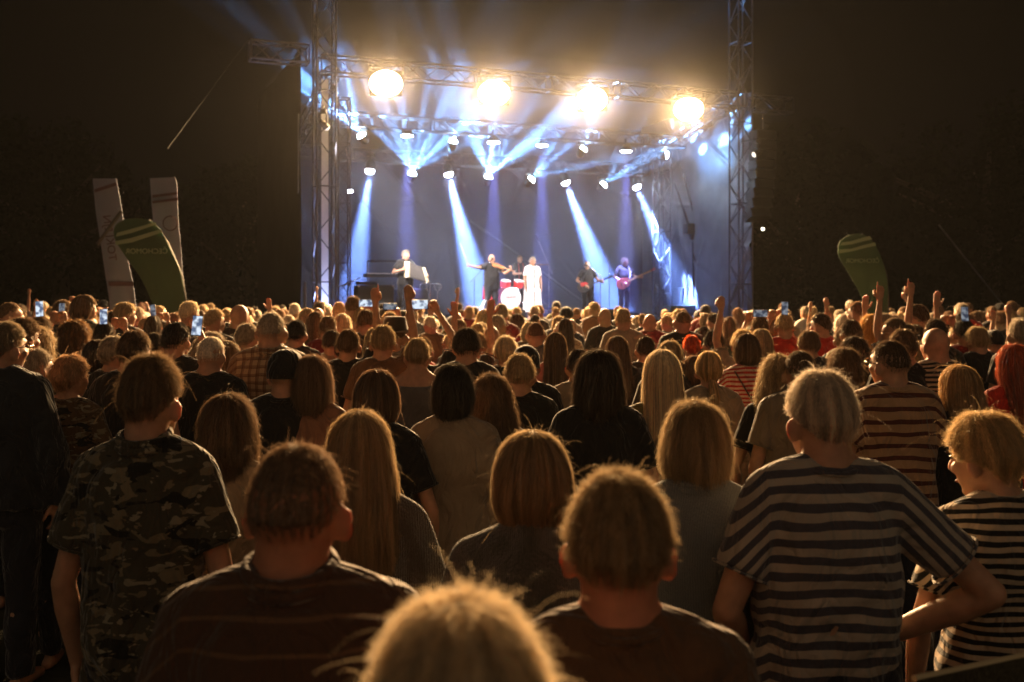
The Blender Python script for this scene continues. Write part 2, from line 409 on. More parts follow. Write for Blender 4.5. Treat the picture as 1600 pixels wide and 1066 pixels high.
# ------------------------------------------------------------------ people: materials
def obj_mat(name, kind, rough=.8, sheen=.35, bump=.25, bscale=120, **kw):
    """a material whose main colour is the object's own colour"""
    m = mat(name, (.5,.5,.5), rough, spec=.25, objcol=True, noise=.12, nscale=9, sheen=sheen, bump=bump, bscale=bscale)
    nt = m.node_tree; N, L = nt.nodes, nt.links; b = N['Principled BSDF']
    link = b.inputs['Base Color'].links[0]; base = link.from_socket
    tc = N.new('ShaderNodeTexCoord')
    def math_(op, a, c=None):
        n = N.new('ShaderNodeMath'); n.operation = op
        for i, v in enumerate((a, c)):
            if v is None: continue
            if isinstance(v, bpy.types.NodeSocket): L.new(v, n.inputs[i])
            else: n.inputs[i].default_value = v
        return n.outputs[0]
    def mix(fac, c1, c2):
        n = N.new('ShaderNodeMix'); n.data_type = 'RGBA'; L.new(fac, n.inputs['Factor'])
        for s_, v in ((n.inputs[6], c1), (n.inputs[7], c2)):
            if isinstance(v, bpy.types.NodeSocket): L.new(v, s_)
            else: s_.default_value = (*v, 1)
        return n.outputs[2]
    sp = N.new('ShaderNodeSeparateXYZ')
    nz = N.new('ShaderNodeTexNoise'); nz.inputs['Scale'].default_value = 5.0
    L.new(tc.outputs['Object'], nz.inputs['Vector'])
    L.new(tc.outputs['Object'], sp.inputs[0])
    wob = math_('MULTIPLY', math_('SUBTRACT', nz.outputs['Fac'], .5), .034)
    ax = math_('ABSOLUTE', sp.outputs['X']); sl = math_('MULTIPLY', math_('MAXIMUM', math_('SUBTRACT', ax, .172), 0.0), .75)   # sleeve stripes run across the arm
    wob = math_('ADD', wob, math_('ADD', sl, math_('MULTIPLY', math_('MULTIPLY', ax, ax), .35)))
    if kind != 'knit':      # broad creases of worn cloth
        mp = N.new('ShaderNodeMapping'); mp.inputs['Scale'].default_value = (1.0, 1.0, .55); L.new(tc.outputs['Object'], mp.inputs[0])
        n3 = N.new('ShaderNodeTexNoise'); n3.inputs['Scale'].default_value = 8; n3.inputs['Detail'].default_value = 2; n3.inputs['Distortion'].default_value = 1.6; L.new(mp.outputs[0], n3.inputs['Vector'])
        rg = math_('ABSOLUTE', math_('SUBTRACT', n3.outputs['Fac'], .5))
        b2 = N.new('ShaderNodeBump'); b2.inputs['Strength'].default_value = .9; b2.inputs['Distance'].default_value = .055; L.new(rg, b2.inputs['Height'])
        old = b.inputs['Normal'].links[0].from_node; L.new(b2.outputs[0], old.inputs['Normal'])
    if kind == 'stripe':
        z = math_('ADD', sp.outputs['Z'], wob); f = math_('FRACT', math_('DIVIDE', z, kw['period']))
        L.new(mix(math_('LESS_THAN', f, kw['duty']), base, kw['c2']), b.inputs['Base Color'])
    elif kind == 'plaid':
        cur = base
        for ax, pr, du in (('X', .045, .4), ('Z', .045, .4), ('X', .045, .12), ('Z', .045, .12)):
            f = math_('FRACT', math_('DIVIDE', math_('ADD', sp.outputs[ax], wob), pr))
            mx = N.new('ShaderNodeMix'); mx.data_type = 'RGBA'; L.new(math_('MULTIPLY', math_('LESS_THAN', f, du), .55), mx.inputs['Factor'])
            L.new(cur, mx.inputs[6]); mx.inputs[7].default_value = (*kw['c2'], 1); cur = mx.outputs[2]
        L.new(cur, b.inputs['Base Color'])
    elif kind == 'camo':
        cur = base
        for k, (sc_, th, c) in enumerate(((13, .57, kw['c2']), (16, .62, kw['c3']), (11, .60, (.012,.012,.008)))):
            mp = N.new('ShaderNodeMapping'); mp.inputs['Scale'].default_value = (1, 1, 2.3); mp.inputs['Location'].default_value = (k*3.1, k*1.7, k)
            L.new(tc.outputs['Object'], mp.inputs[0]); q = N.new('ShaderNodeTexNoise'); q.inputs['Scale'].default_value = sc_; q.inputs['Detail'].default_value = 2.5; q.inputs['Distortion'].default_value = .6
            L.new(mp.outputs[0], q.inputs['Vector']); cur = mix(math_('GREATER_THAN', q.outputs['Fac'], th), cur, c)
        L.new(cur, b.inputs['Base Color'])
    elif kind == 'knit':
        w = N.new('ShaderNodeTexWave'); w.inputs['Scale'].default_value = 70; w.inputs['Distortion'].default_value = 2; L.new(tc.outputs['Object'], w.inputs['Vector'])
        w2 = N.new('ShaderNodeTexVoronoi'); w2.inputs['Scale'].default_value = 130; L.new(tc.outputs['Object'], w2.inputs['Vector'])
        bp = N.new('ShaderNodeBump'); bp.inputs['Strength'].default_value = .9; bp.inputs['Distance'].default_value = .006; L.new(math_('ADD', w.outputs['Fac'], w2.outputs['Distance']), bp.inputs['Height'])
        L.new(bp.outputs[0], b.inputs['Normal'])
        v = math_('ADD', math_('MULTIPLY', w.outputs['Fac'], .7), .5)
        sc = N.new('ShaderNodeVectorMath'); sc.operation = 'SCALE'; L.new(base, sc.inputs[0]); L.new(v, sc.inputs['Scale']); L.new(sc.outputs[0], b.inputs['Base Color'])
    return m
M['cloth'] = obj_mat('cotton_shirt', 'plain')
M['denim'] = obj_mat('denim', 'knit', bump=.5)
M['knit'] = obj_mat('knitted_wool', 'knit', sheen=.6)
M['stripe_grey'] = obj_mat('striped_jersey', 'stripe', period=.041, duty=.50, c2=(.075,.072,.090))
M['stripe_tan'] = obj_mat('brown_striped_jersey', 'stripe', period=.058, duty=.36, c2=(.10,.028,.02))
M['stripe_thin'] = obj_mat('thin_striped_jersey', 'stripe', period=.028, duty=.5, c2=(.012,.012,.012))
M['stripe_red'] = obj_mat('red_striped_jersey', 'stripe', period=.030, duty=.5, c2=(.40,.03,.02))
M['stripe_dark'] = obj_mat('dark_striped_jersey', 'stripe', period=.05, duty=.86, c2=(.085,.045,.028))
M['plaid'] = obj_mat('plaid_shirt', 'plaid', c2=(.10,.035,.015))
M['camo'] = obj_mat('camouflage_shirt', 'camo', c2=(.19,.16,.10), c3=(.26,.24,.17))
M['leather'] = mat('dark_leather', (.02,.015,.012), .35, bump=.4)
M['felt'] = mat('dark_felt', (.03,.025,.02), .9, sheen=.5)
M['skin'] = mat('skin', (.5,.3,.2), .5, spec=.35, objcol=True, noise=.14, nscale=24, sss=.30, bump=.12, bscale=90)
M['lens_dark'] = mat('dark_glass', (.01,.01,.012), .1)
M['wire'] = mat('spectacle_wire', (.5,.45,.35), .25, 1.0)
M['eye'] = mat('dark_eye', (.03,.02,.02), .2)
M['lip'] = mat('lip', (.30,.09,.07), .5)
def hair_mat():
    m = bpy.data.materials.new('hair'); m.use_nodes = True; nt = m.node_tree; N, L = nt.nodes, nt.links
    N.remove(N['Principled BSDF']); out = N['Material Output']
    oi = N.new('ShaderNodeObjectInfo'); at = N.new('ShaderNodeAttribute'); at.attribute_name = 'rnd'
    mr = N.new('ShaderNodeMapRange'); mr.inputs[3].default_value = .30; mr.inputs[4].default_value = 1.9; L.new(at.outputs['Fac'], mr.inputs[0])
    vm = N.new('ShaderNodeVectorMath'); vm.operation = 'SCALE'; L.new(oi.outputs['Color'], vm.inputs[0]); L.new(mr.outputs[0], vm.inputs['Scale'])
    df = N.new('ShaderNodeBsdfDiffuse'); L.new(vm.outputs[0], df.inputs['Color'])
    tl = N.new('ShaderNodeBsdfTranslucent'); v2 = N.new('ShaderNodeVectorMath'); v2.operation = 'SCALE'; v2.inputs['Scale'].default_value = 1.5; L.new(vm.outputs[0], v2.inputs[0]); L.new(v2.outputs[0], tl.inputs['Color'])
    gl = N.new('ShaderNodeBsdfAnisotropic') if hasattr(bpy.types, 'ShaderNodeBsdfAnisotropic') else N.new('ShaderNodeBsdfGlossy')
    gl.inputs['Roughness'].default_value = .38; gl.inputs['Color'].default_value = (.9,.85,.75,1)
    m1 = N.new('ShaderNodeMixShader'); m1.inputs[0].default_value = .45; L.new(df.outputs[0], m1.inputs[1]); L.new(tl.outputs[0], m1.inputs[2])
    m2 = N.new('ShaderNodeMixShader'); m2.inputs[0].default_value = .10; L.new(m1.outputs[0], m2.inputs[1]); L.new(gl.outputs[0], m2.inputs[2])
    L.new(m2.outputs[0], out.inputs['Surface'])
    return m
M['hair'] = hair_mat()
M['hair_under'] = mat('hair_under', (.1,.07,.05), .9, spec=.1, objcol=True, noise=.35, nscale=60)

# ------------------------------------------------------------------ people: fused bodies
def fuse(mb, voxel, smooth=3, disp=None):
    """one continuous surface from overlapping closed shapes"""
    me = mb.mesh('soup'); o = bpy.data.objects.new('soup', me); COL.objects.link(o)
    r = o.modifiers.new('r', 'REMESH'); r.mode = 'VOXEL'; r.voxel_size = voxel
    if smooth: s = o.modifiers.new('s', 'SMOOTH'); s.factor = .5; s.iterations = smooth
    dg = bpy.context.evaluated_depsgraph_get(); ev = o.evaluated_get(dg); m2 = ev.to_mesh()
    n = len(m2.vertices); v = np.empty(n*3, np.float32); m2.vertices.foreach_get('co', v); v = v.reshape(n, 3)
    nn = np.empty(n*3, np.float32); m2.vertices.foreach_get('normal', nn); nn = nn.reshape(n, 3)
    nf = len(m2.polygons); lt = np.empty(nf, np.int32); m2.polygons.foreach_get('loop_total', lt)
    lv = np.empty(int(lt.sum()), np.int32); m2.loops.foreach_get('vertex_index', lv)
    ev.to_mesh_clear(); bpy.data.objects.remove(o); bpy.data.meshes.remove(me)
    if disp is not None: v = v + nn*disp(v)[:, None]
    return v, lt, lv
def np_mesh(name, v, lt, lv, mats, extra=None):
    me = bpy.data.meshes.new(name); ne = 0
    me.vertices.add(len(v)); me.vertices.foreach_set('co', np.asarray(v, np.float32).ravel())
    me.loops.add(len(lv)); me.loops.foreach_set('vertex_index', lv)
    me.polygons.add(len(lt)); st = np.concatenate([[0], np.cumsum(lt)[:-1]]).astype(np.int32)
    me.polygons.foreach_set('loop_start', st)
    me.polygons.foreach_set('use_smooth', np.ones(len(lt), bool))
    for m_ in (mats if isinstance(mats, (list, tuple)) else [mats]): me.materials.append(m_)
    me.update(calc_edges=True)
    return me
def join_extra(v, lt, lv, mb):
    """adds small separate shapes (eyes, lips) of material mb.mi; returns arrays and face materials"""
    mi = np.zeros(len(lt), np.int32)
    if not mb.v: return v, lt, lv, mi
    b = len(v); v = np.concatenate([v, np.array(mb.v, np.float32)])
    lt = np.concatenate([lt, np.array([len(f) for f in mb.f], np.int32)])
    lv = np.concatenate([lv, np.array([i+b for f in mb.f for i in f], np.int32)])
    mi = np.concatenate([mi, np.array(mb.mi, np.int32)])
    return v, lt, lv, mi
def wrinkle(seed, amp=.004, fz=5., fx=9.):
    rs = np.random.RandomState(seed); K = 9
    dirs = rs.normal(size=(K, 3)) * np.array([fx, fx, fz]) * rs.uniform(.6, 2.6, (K, 1)); ph = rs.uniform(0, 6.28, K)
    def f(v):
        w = np.zeros(len(v)); q = v.astype(float)
        q = q + .06*np.sin(q[:, [1, 2, 0]]*8 + seed)
        for k in range(K): w += np.abs(np.sin(q @ dirs[k] + ph[k])) - .6
        low = np.clip((1.30 - v[:, 2])/.25, .35, 1.0)     # shoulders smoother than the waist
        return amp*3.0*w/2.4*low
    return f

HEADC = Vector((0, .022, 1.600)); NECK = Vector((0, -.012, 1.48))
def head_xf(yaw, pitch, roll=0.0):
    rot = Euler((R(pitch), R(roll), R(yaw)), 'XYZ').to_matrix()
    return Matrix.Translation(NECK) @ rot.to_4x4() @ Matrix.Translation(HEADC - NECK)
HAND_SHAPES = {'relaxed': (.35,.45,.5,.55,.35), 'open': (.05,.05,.08,.12,-.1), 'point': (.0,1.5,1.55,1.5,.9), 'fist': (1.5,1.5,1.5,1.5,1.0), 'hold': (.9,.95,1.0,1.0,.6), 'two': (.0,.05,1.5,1.5,.9)}
def add_hand(mb, wrist, d, palm, side, shape, k=1.0):
    """palm and five fingers; d: where the hand points, palm: where the palm faces, side: +1 the thumb towards d x palm"""
    d = Vector(d).normalized(); palm = Vector(palm); palm = (palm - d*palm.dot(d)).normalized(); lat = d.cross(palm)*side
    W = Vector(wrist); curl = HAND_SHAPES[shape]
    mb.tube([W - d*.01, W + d*.03*k, W + d*.085*k], [.026*k,.036*k,.038*k], n=12, ex=.50, ey=1.0, up=lat.cross(d) if False else lat, round_ends=True)
    for i, (o, L_, r) in enumerate(((.028,.072,.0098),(.0095,.080,.0102),(-.009,.074,.0098),(-.027,.058,.0088))):
        p = W + d*(.085 - abs(o)*.15)*k + lat*o*k; pts = [p - d*.015*k]; a = 0.0
        dd = (d + lat*o*1.6).normalized()
        for j, fr in enumerate((.45,.31,.24)):
            pts.append(p); a += curl[i]*(.9, 1.0, .75)[j]*.9
            p = p + (dd*math.cos(a) + palm*math.sin(a))*L_*fr*k
        pts.append(p)
        mb.tube(pts, [r*k*1.02, r*k*1.05, r*k, r*k*.92, r*k*.8], n=8, round_ends=True)
    c = curl[4]; p0 = W + d*.018*k + lat*.026*k; d1 = (lat*.75 + d*.75 + palm*(.25 + .6*c)).normalized()
    p1 = p0 + d1*.038*k; d2 = (d*.9 + lat*(.45 - .8*max(c, 0)) + palm*(.2 + .7*max(c, 0))).normalized(); p2 = p1 + d2*.034*k; p3 = p2 + d2*.024*k
    mb.tube([p0, p1, p2, p3], [.015*k, .013*k, .0115*k, .009*k], n=8, round_ends=True)

ARMS = {  # elbow, wrist, hand direction, palm, shape  (right side; x mirrored for the left)
 'down': ((.245,-.035,1.125), (.235,.045,.885), (0,.12,-1), (-1,0,0), 'relaxed'),
 'front': ((.235,-.03,1.12), (.075,.205,1.10), (-1,.15,.1), (0,-1,0), 'relaxed'),
 'up_point': ((.215,.06,1.66), (.195,.045,1.93), (-.05,0,1), (0,1,0), 'point'),
 'up_open': ((.235,.08,1.62), (.22,.07,1.89), (.1,.05,1), (0,1,0), 'open'),
 'up_fist': ((.205,.08,1.64), (.17,.05,1.90), (0,.02,1), (0,1,0), 'fist'),
 'akimbo': ((.415,-.045,1.10), (.185,.075,.985), (-.8,.5,-.45), (-.4,-.8,0), 'fist'),
 'clap': ((.25,.10,1.27), (.055,.30,1.52), (-.1,.25,1), (-1,0,0), 'open'),
 'phone': ((.20,.20,1.40), (.055,.33,1.66), (-.25,.1,1), (0,-1,0), 'hold'),
 'phone_high': ((.27,.16,1.68), (.11,.24,1.93), (-.45,.0,1), (0,-1,0), 'hold'),
 'head': ((.33,.02,1.60), (.12,-.02,1.80), (-1,0,.2), (0,0,-1), 'relaxed'),
}
def arm_pts(spec, side, shw, heavy=1.0):
    if isinstance(spec, str): spec = ARMS[spec]
    e, w, d, p, sh = spec
    fx = lambda q: Vector((q[0]*side, q[1], q[2]))
    return Vector((shw*side, -.012, 1.405)), fx(e), fx(w), fx(d), fx(p), sh
def torso_rings(female, heavy, o=0.0):
    h = heavy
    if female: r = [(.80,.150,.115),(.88,.172*h,.122*h),(.96,.170*h,.120*h),(1.04,.145*h,.105*h),(1.12,.134*h,.100*h),(1.20,.140*h,.106*h),(1.28,.146,.115),(1.35,.146,.106),(1.405,.134,.089),(1.44,.098,.070),(1.475,.058,.056)]
    else: r = [(.80,.150,.110),(.88,.165*h,.118*h),(.96,.162*h,.118*h),(1.04,.156*h,.115*h),(1.12,.158*h,.115*h),(1.20,.166*h,.118),(1.28,.160,.118),(1.35,.162,.110),(1.405,.146,.094),(1.445,.105,.075),(1.48,.066,.062)]
    return [(0, -.012 if z > 1.2 else 0, z, rx+o, ry+o) for z, rx, ry in r]
def make_body(pose, female, heavy, yaw, pitch, voxel, hands=True, roll=0.0):
    mb = MB(); shw = .138 if female else .156; n = 20
    mb.rings(torso_rings(female, heavy), n=n)
    k = (.86 if female else 1.0)*(.45 + .55*heavy)
    for s_, spec in ((1, pose[0]), (-1, pose[1])):
        S_, E, W, D, Pm, sh = arm_pts(spec, s_, shw); kb = k
        if W.z > 1.4: k = k*.86
        mb.tube([(s_*.055, -.02, 1.475), (s_*shw*.62, -.022, 1.438), S_], [.045*k, .050*k, .052*k], n=12, round_ends=True)
        m1 = S_.lerp(E, .45)
        mb.tube([S_, m1, E], [.051*k, .044*k, .035*k], n=14, round_ends=True)
        mb.tube([E, E.lerp(W, .3), E.lerp(W, .75), W], [.036*k, .039*k, .029*k, .025*k], n=14, round_ends=True)
        if hands: add_hand(mb, W, D, Pm, -s_, sh, (.90 if female else .97)*(.93 if W.z > 1.4 else 1))
        else: mb.tube([W, W + D.normalized()*.15], [.03, .025], n=8, round_ends=True)
        k = kb
        x = s_*.085
        mb.tube([(x,0,.90),(x*1.05,.005,.70),(x*1.05,.01,.50),(x*1.05,-.015,.36),(x*1.05,-.01,.10)], [.085*heavy,.075,.055,.055,.036], n=12, round_ends=True)
        mb.tube([(x*1.05,-.055,.035),(x*1.15,.06,.04),(x*1.3,.155,.025)], [.034,.040,.026], n=10, round_ends=True)
    X = head_xf(yaw, pitch, roll); hm = MB(); fm = .94 if female else 1.0
    hm.ell((0,-.014,.012), (.0785*fm,.095,.104)); hm.ell((0,.026,-.034), (.058*fm,.062,.080)); hm.ell((0,.058,-.094), (.024,.022,.018))
    hm.ell((0,.070,.036), (.048,.020,.014)); 
    hm.tube([(0,.084,.026),(0,.096,.002),(0,.106,-.022)], [.007,.009,.012], n=8, round_ends=True)
    hm.ell((0,.098,-.030), (.017,.011,.009))
    for s_ in (-1, 1):
        hm.ell((s_*.036,.060,-.022), (.024,.024,.022))
        er = Euler((R(-8), R(-s_*6), R(-s_*42))).to_matrix()
        hm.ell((s_*.0875*fm,-.012,-.020), (.008,.021,.033), er, nu=12, nv=8)
        hm.ell((s_*.083*fm,-.006,-.044), (.008,.011,.012), nu=8, nv=6)
    hm.ell((0,.080,-.062), (.021,.012,.009))
    nk = .050 if female else .064
    hm.tube([(0,-.030,-.035),(0,-.036,-.10)], [nk*1.02, nk], n=16, round_ends=True)
    mb.add([X @ Vector(p) for p in hm.v], hm.f)
    c = X @ Vector((0,-.034,-.085))
    mb.tube([c, (0,-.022,1.485), (0,-.016,1.44)], [nk*1.0, nk*1.02, nk*1.08], n=16, round_ends=True)
    v, lt, lv = fuse(mb, voxel, 2 if voxel > .012 else 3)
    ex = MB(); fx = MB()
    for s_ in (-1, 1):
        fx.cur = 1; fx.ell((s_*.031,.079,.010), (.013,.008,.0065), nu=10, nv=6)
        fx.cur = 3; fx.ell((s_*.032,.0865,.026), (.019,.005,.004), nu=10, nv=6)
    fx.cur = 2; fx.ell((0,.087,-.062), (.020,.0055,.0055), nu=12, nv=6)
    ex.v = [tuple(X @ Vector(p)) for p in fx.v]; ex.f = fx.f; ex.mi = fx.mi
    v, lt, lv, mi = join_extra(v, lt, lv, ex)
    me = np_mesh('person_body', v, lt, lv, [M['skin'], M['eye'], M['lip'], M['eye']])
    me.polygons.foreach_set('material_index', mi)
    return me
def make_shirt(pose, female, heavy, voxel, sleeve='short', collar='crew', seed=0, hem=.86, loose=.016, hood=False, amp=.004, dress=False):
    mb = MB(); shw = .138 if female else .156; k = (.86 if female else 1.0)*(.45 + .55*heavy)
    rg = [q for q in torso_rings(female, heavy, loose) if q[2] > hem + .01 and q[2] < 1.47]
    base = torso_rings(female, heavy, loose)[1]
    flare = .045 if dress else .004
    rg = [(0,0,hem, base[3] + flare, base[4] + flare)] + rg
    if dress: rg = [(0,0,.22,.27,.22),(0,0,.5,.245,.19),(0,0,.8,.225,.165)] + rg[1:]
    top = rg[-1]
    if sleeve == 'tank': rg = rg[:-1]
    mb.rings(rg + ([] if sleeve == 'tank' else [(0,-.020,1.470, .082 if not female else .070, .076),(0,-.024,1.498, .073 if not female else .060, .069)]), n=24)
    for s_, spec in ((1, pose[0]), (-1, pose[1])):
        S_, E, W, D, Pm, sh = arm_pts(spec, s_, shw)
        r = .013 + loose*.4
        if sleeve == 'tank':
            mb.tube([(s_*.085, -.02, 1.45), (s_*.10, -.03, 1.40), (s_*.10,-.02,1.30)], [.022,.03,.05], n=10, round_ends=True); continue
        mb.tube([(s_*.05, -.02, 1.462), (s_*shw*.62, -.022, 1.442), S_ + Vector((0,0,.002))], [.045*k+r*.8, .050*k+r*.8, .052*k+r], n=14, round_ends=True)
        if sleeve == 'short':
            e = S_.lerp(E, .66); mb.tube([S_, S_.lerp(E, .4), e], [.051*k+r, .048*k+r*1.1, .047*k+r*1.25], n=16)
        elif sleeve in ('long', 'rolled'):
            e = W if sleeve == 'long' else E.lerp(W, .35)
            mb.tube([S_, S_.lerp(E, .5), E], [.053*k+r, .049*k+r, .040*k+r], n=14, round_ends=True)
            mb.tube([E, E.lerp(e, .5), e], [.040*k+r, .041*k+r, .031*k+r], n=14, round_ends=False)
    if hood: mb.tube([(-.085,-.06,1.47),(-.06,-.13,1.43),(0,-.155,1.40),(.06,-.13,1.43),(.085,-.06,1.47)], [.035,.045,.05,.045,.035], n=12, round_ends=True)
    nr = .069 if not female else .057
    if collar == 'stand':
        mb.tube([(0,-.022,1.455),(0,-.026,1.50),(0,-.028,1.525)], [nr+.024,nr+.012,nr+.012], n=24)
    v, lt, lv = fuse(mb, voxel, 2, wrinkle(seed, amp))
    ex = MB()
    if collar in ('crew', 'shirt') and sleeve != 'tank':
        rr = .0065 if collar == 'crew' else .014
        ex.torus((0,-.025,1.497), (0,-.22,1), nr+.006, rr, n=36, m=8, e=1.0)
        if collar == 'shirt': ex.torus((0,-.028,1.515), (0,-.22,1), nr+.004, .012, n=36, m=8)
    if sleeve == 'short':
        for s_, spec in ((1, pose[0]), (-1, pose[1])):
            S_, E, W, D, Pm, sh = arm_pts(spec, s_, shw); dd = (E-S_).normalized()
            ex.torus(S_.lerp(E, .655), dd, .051*k + .016 + loose*.4, .004, n=28, m=6)
    v, lt, lv, mi = join_extra(v, lt, lv, ex)
    return np_mesh('shirt', v, lt, lv, M['cloth'])
def make_trousers(voxel, heavy=1.0, female=False):
    mb = MB(); h = heavy*1.02
    mb.rings([(0,0,.78,.155*h,.115*h),(0,0,.86,.172*h,.124*h),(0,0,.97,.166*h,.122*h),(0,0,1.02,.160*h,.118*h)], n=20)
    for s_ in (-1, 1):
        x = s_*.087
        mb.tube([(x,0,.88),(x*1.05,.005,.70),(x*1.08,.008,.50),(x*1.08,-.01,.30),(x*1.08,-.01,.07)], [.098*h,.088,.072,.066,.060], n=14)
    v, lt, lv = fuse(mb, voxel, 2, wrinkle(77, .004, 6, 8))
    return np_mesh('trousers', v, lt, lv, M['cloth'])

# ------------------------------------------------------------------ people: hair, as strands laid over a shell (head-local, origin at the head centre)
HAIR = {
 # rx, ry, top, cy | front hem z, side hem z, back hem z | lift, strand length fraction, curl amp, clump, bald
 'buzz':   dict(lump=.008, rx=.0795, ry=.098, top=.119, cy=-.014, front=.062, side=.020, back=-.062, lift=.006, ln=.05, wave=.0, tip=.2),
 'short':  dict(rx=.0815, ry=.102, top=.127, cy=-.016, front=.058, side=.016, back=-.070, lift=.012, ln=.15, wave=.004, tip=.5),
 'crop':   dict(rx=.083, ry=.102, top=.127, cy=-.014, front=.062, side=.018, back=-.068, lift=.012, ln=.12, wave=.004, tip=.9),
 'messy':  dict(lump=.05, rx=.086, ry=.105, top=.130, cy=-.014, front=.050, side=.004, back=-.084, lift=.014, ln=.20, wave=.007, tip=.8),
 'balding':dict(lump=.008, rx=.0795, ry=.098, top=.117, cy=-.014, front=.0, side=.0, back=-.074, lift=.008, ln=.10, wave=.002, tip=.3, bald=.50),
 'curly':  dict(lump=.06, rx=.105, ry=.118, top=.144, cy=-.018, front=.055, side=-.060, back=-.120, lift=.016, ln=.22, wave=.012, tip=.9, low=1.05),
 'bob':    dict(lump=.02, rx=.094, ry=.112, top=.132, cy=-.016, front=.048, side=-.095, back=-.112, lift=.008, ln=.42, wave=.004, tip=.5, low=1.13, inn=.62),
 'bob_short': dict(lump=.085, rx=.093, ry=.110, top=.132, cy=-.016, front=.050, side=-.070, back=-.110, lift=.012, ln=.30, wave=.007, tip=1.0, low=1.10, inn=.74),
 'shag':   dict(lump=.06, rx=.098, ry=.114, top=.140, cy=-.018, front=.048, side=-.120, back=-.150, lift=.013, ln=.34, wave=.010, tip=.9, low=1.12, inn=.92),
 'long':   dict(rx=.090, ry=.108, top=.130, cy=-.020, front=.048, side=-.17, back=-.40, lift=.008, ln=.34, wave=.006, tip=.9, low=1.10, inn=1.30),
 'long_wavy': dict(rx=.100, ry=.116, top=.140, cy=-.022, front=.048, side=-.17, back=-.34, lift=.012, ln=.26, wave=.016, tip=1.0, low=1.18, inn=1.30),
 'long_straight': dict(rx=.088, ry=.106, top=.135, cy=-.022, front=.048, side=-.18, back=-.47, lift=.006, ln=.40, wave=.003, tip=.8, low=1.02, inn=1.25),
 'ponytail': dict(rx=.083, ry=.103, top=.127, cy=-.016, front=.056, side=-.010, back=-.080, lift=.005, ln=.40, wave=.002, tip=.5, tail=1),
 'curly_nape': dict(rx=.084, ry=.104, top=.132, cy=-.018, front=.054, side=-.040, back=-.160, lift=.014, ln=.22, wave=.009, tip=1.0, low=1.02, inn=.62, lump=.05),
 'bun':    dict(rx=.083, ry=.103, top=.127, cy=-.016, front=.056, side=-.010, back=-.080, lift=.005, ln=.40, wave=.002, tip=.5, tail=2),
}
def hair_surface(st, phi, v, sd=0):
    """point of the hair shell: phi 0 = face, v 0 crown .. 1 hem"""
    c = -np.cos(phi)*.5 + .5                    # 0 front .. 1 back
    s_ = np.abs(np.sin(phi))
    hem_b = st['side'] + (st['back']-st['side'])*np.clip((c-.5)*2, 0, 1)**(1.25 if st['back'] > -.1 else .8)
    q = np.clip(c*2, 0, 1); q = np.clip((q-.30)/.42, 0, 1); q = q*q*(3-2*q)
    hem = st['front']*(1-q) + hem_b*q
    hem = hem + (.004 if st['back'] > -.1 else .022)*(np.sin(phi*7+sd)*.4 + np.sin(phi*19+sd*2)*.4 + np.sin(phi*41+sd*3)*.3)*q
    z0 = st['top']; z = None
    # angle parametrisation on the dome, straight fall below
    rz = z0
    hem_ang = np.where(hem > -rz*.35, np.arccos(np.clip(hem/rz, -1, 1)), 0)
    # arc-length: dome down to z=0 (pi/2), then falling
    Ld = rz*PI/2; Lt = np.where(hem >= 0, rz*np.arccos(np.clip(hem/rz, 0, 1)), Ld - hem)
    l = v*Lt
    ang = np.minimum(l/rz, PI/2); fall = np.maximum(l-Ld, 0)
    R_ = np.sin(ang)**.84; z = rz*np.cos(ang) - fall
    low = st.get('low', 1.0); inn = st.get('inn', .80)
    ft = np.clip(fall/max(1e-4, .11), 0, 1); R_ = R_*(1 + (low-1)*np.sin(ft*PI/2))
    tot = max(1e-3, -min(st['back'], -.02)); f2 = np.clip(fall/tot, 0, 1)
    R_ = R_*(1 + (inn/low*1.0 - 1)*f2**2) if st['back'] > -.2 else R_*(1 + (inn-1)*f2)
    if st['back'] > -.2 and low <= 1.0: R_ = R_*(1-.40*np.clip((fall-.0)/.080, 0, 1))
    lm = st.get('lump', .03)
    q = np.sin(phi*2+sd*1.3+1.5*v)*.5 + np.sin(phi*5+sd*2.1-3*v)*.35 + np.sin(phi*9+sd+6*v+np.sin(phi*3))*.30 + np.sin(v*7+phi*3+sd*.7)*.35
    R_ = R_*(1 + lm*q*np.clip(v*3, 0, 1)); z = z + lm*.05*q*np.clip(1-v*2, 0, 1)
    x = st['rx']*R_*np.sin(phi); y = st['cy'] + st['ry']*R_*np.cos(phi)
    if st['back'] < -.2:                        # long hair lies on the back
        g = np.clip(fall/.24, 0, 1); g = g*g*(3-2*g); y = y*(1-g*.55) - .105*g*np.clip(.35+c, 0, 1)
    return x, y, z
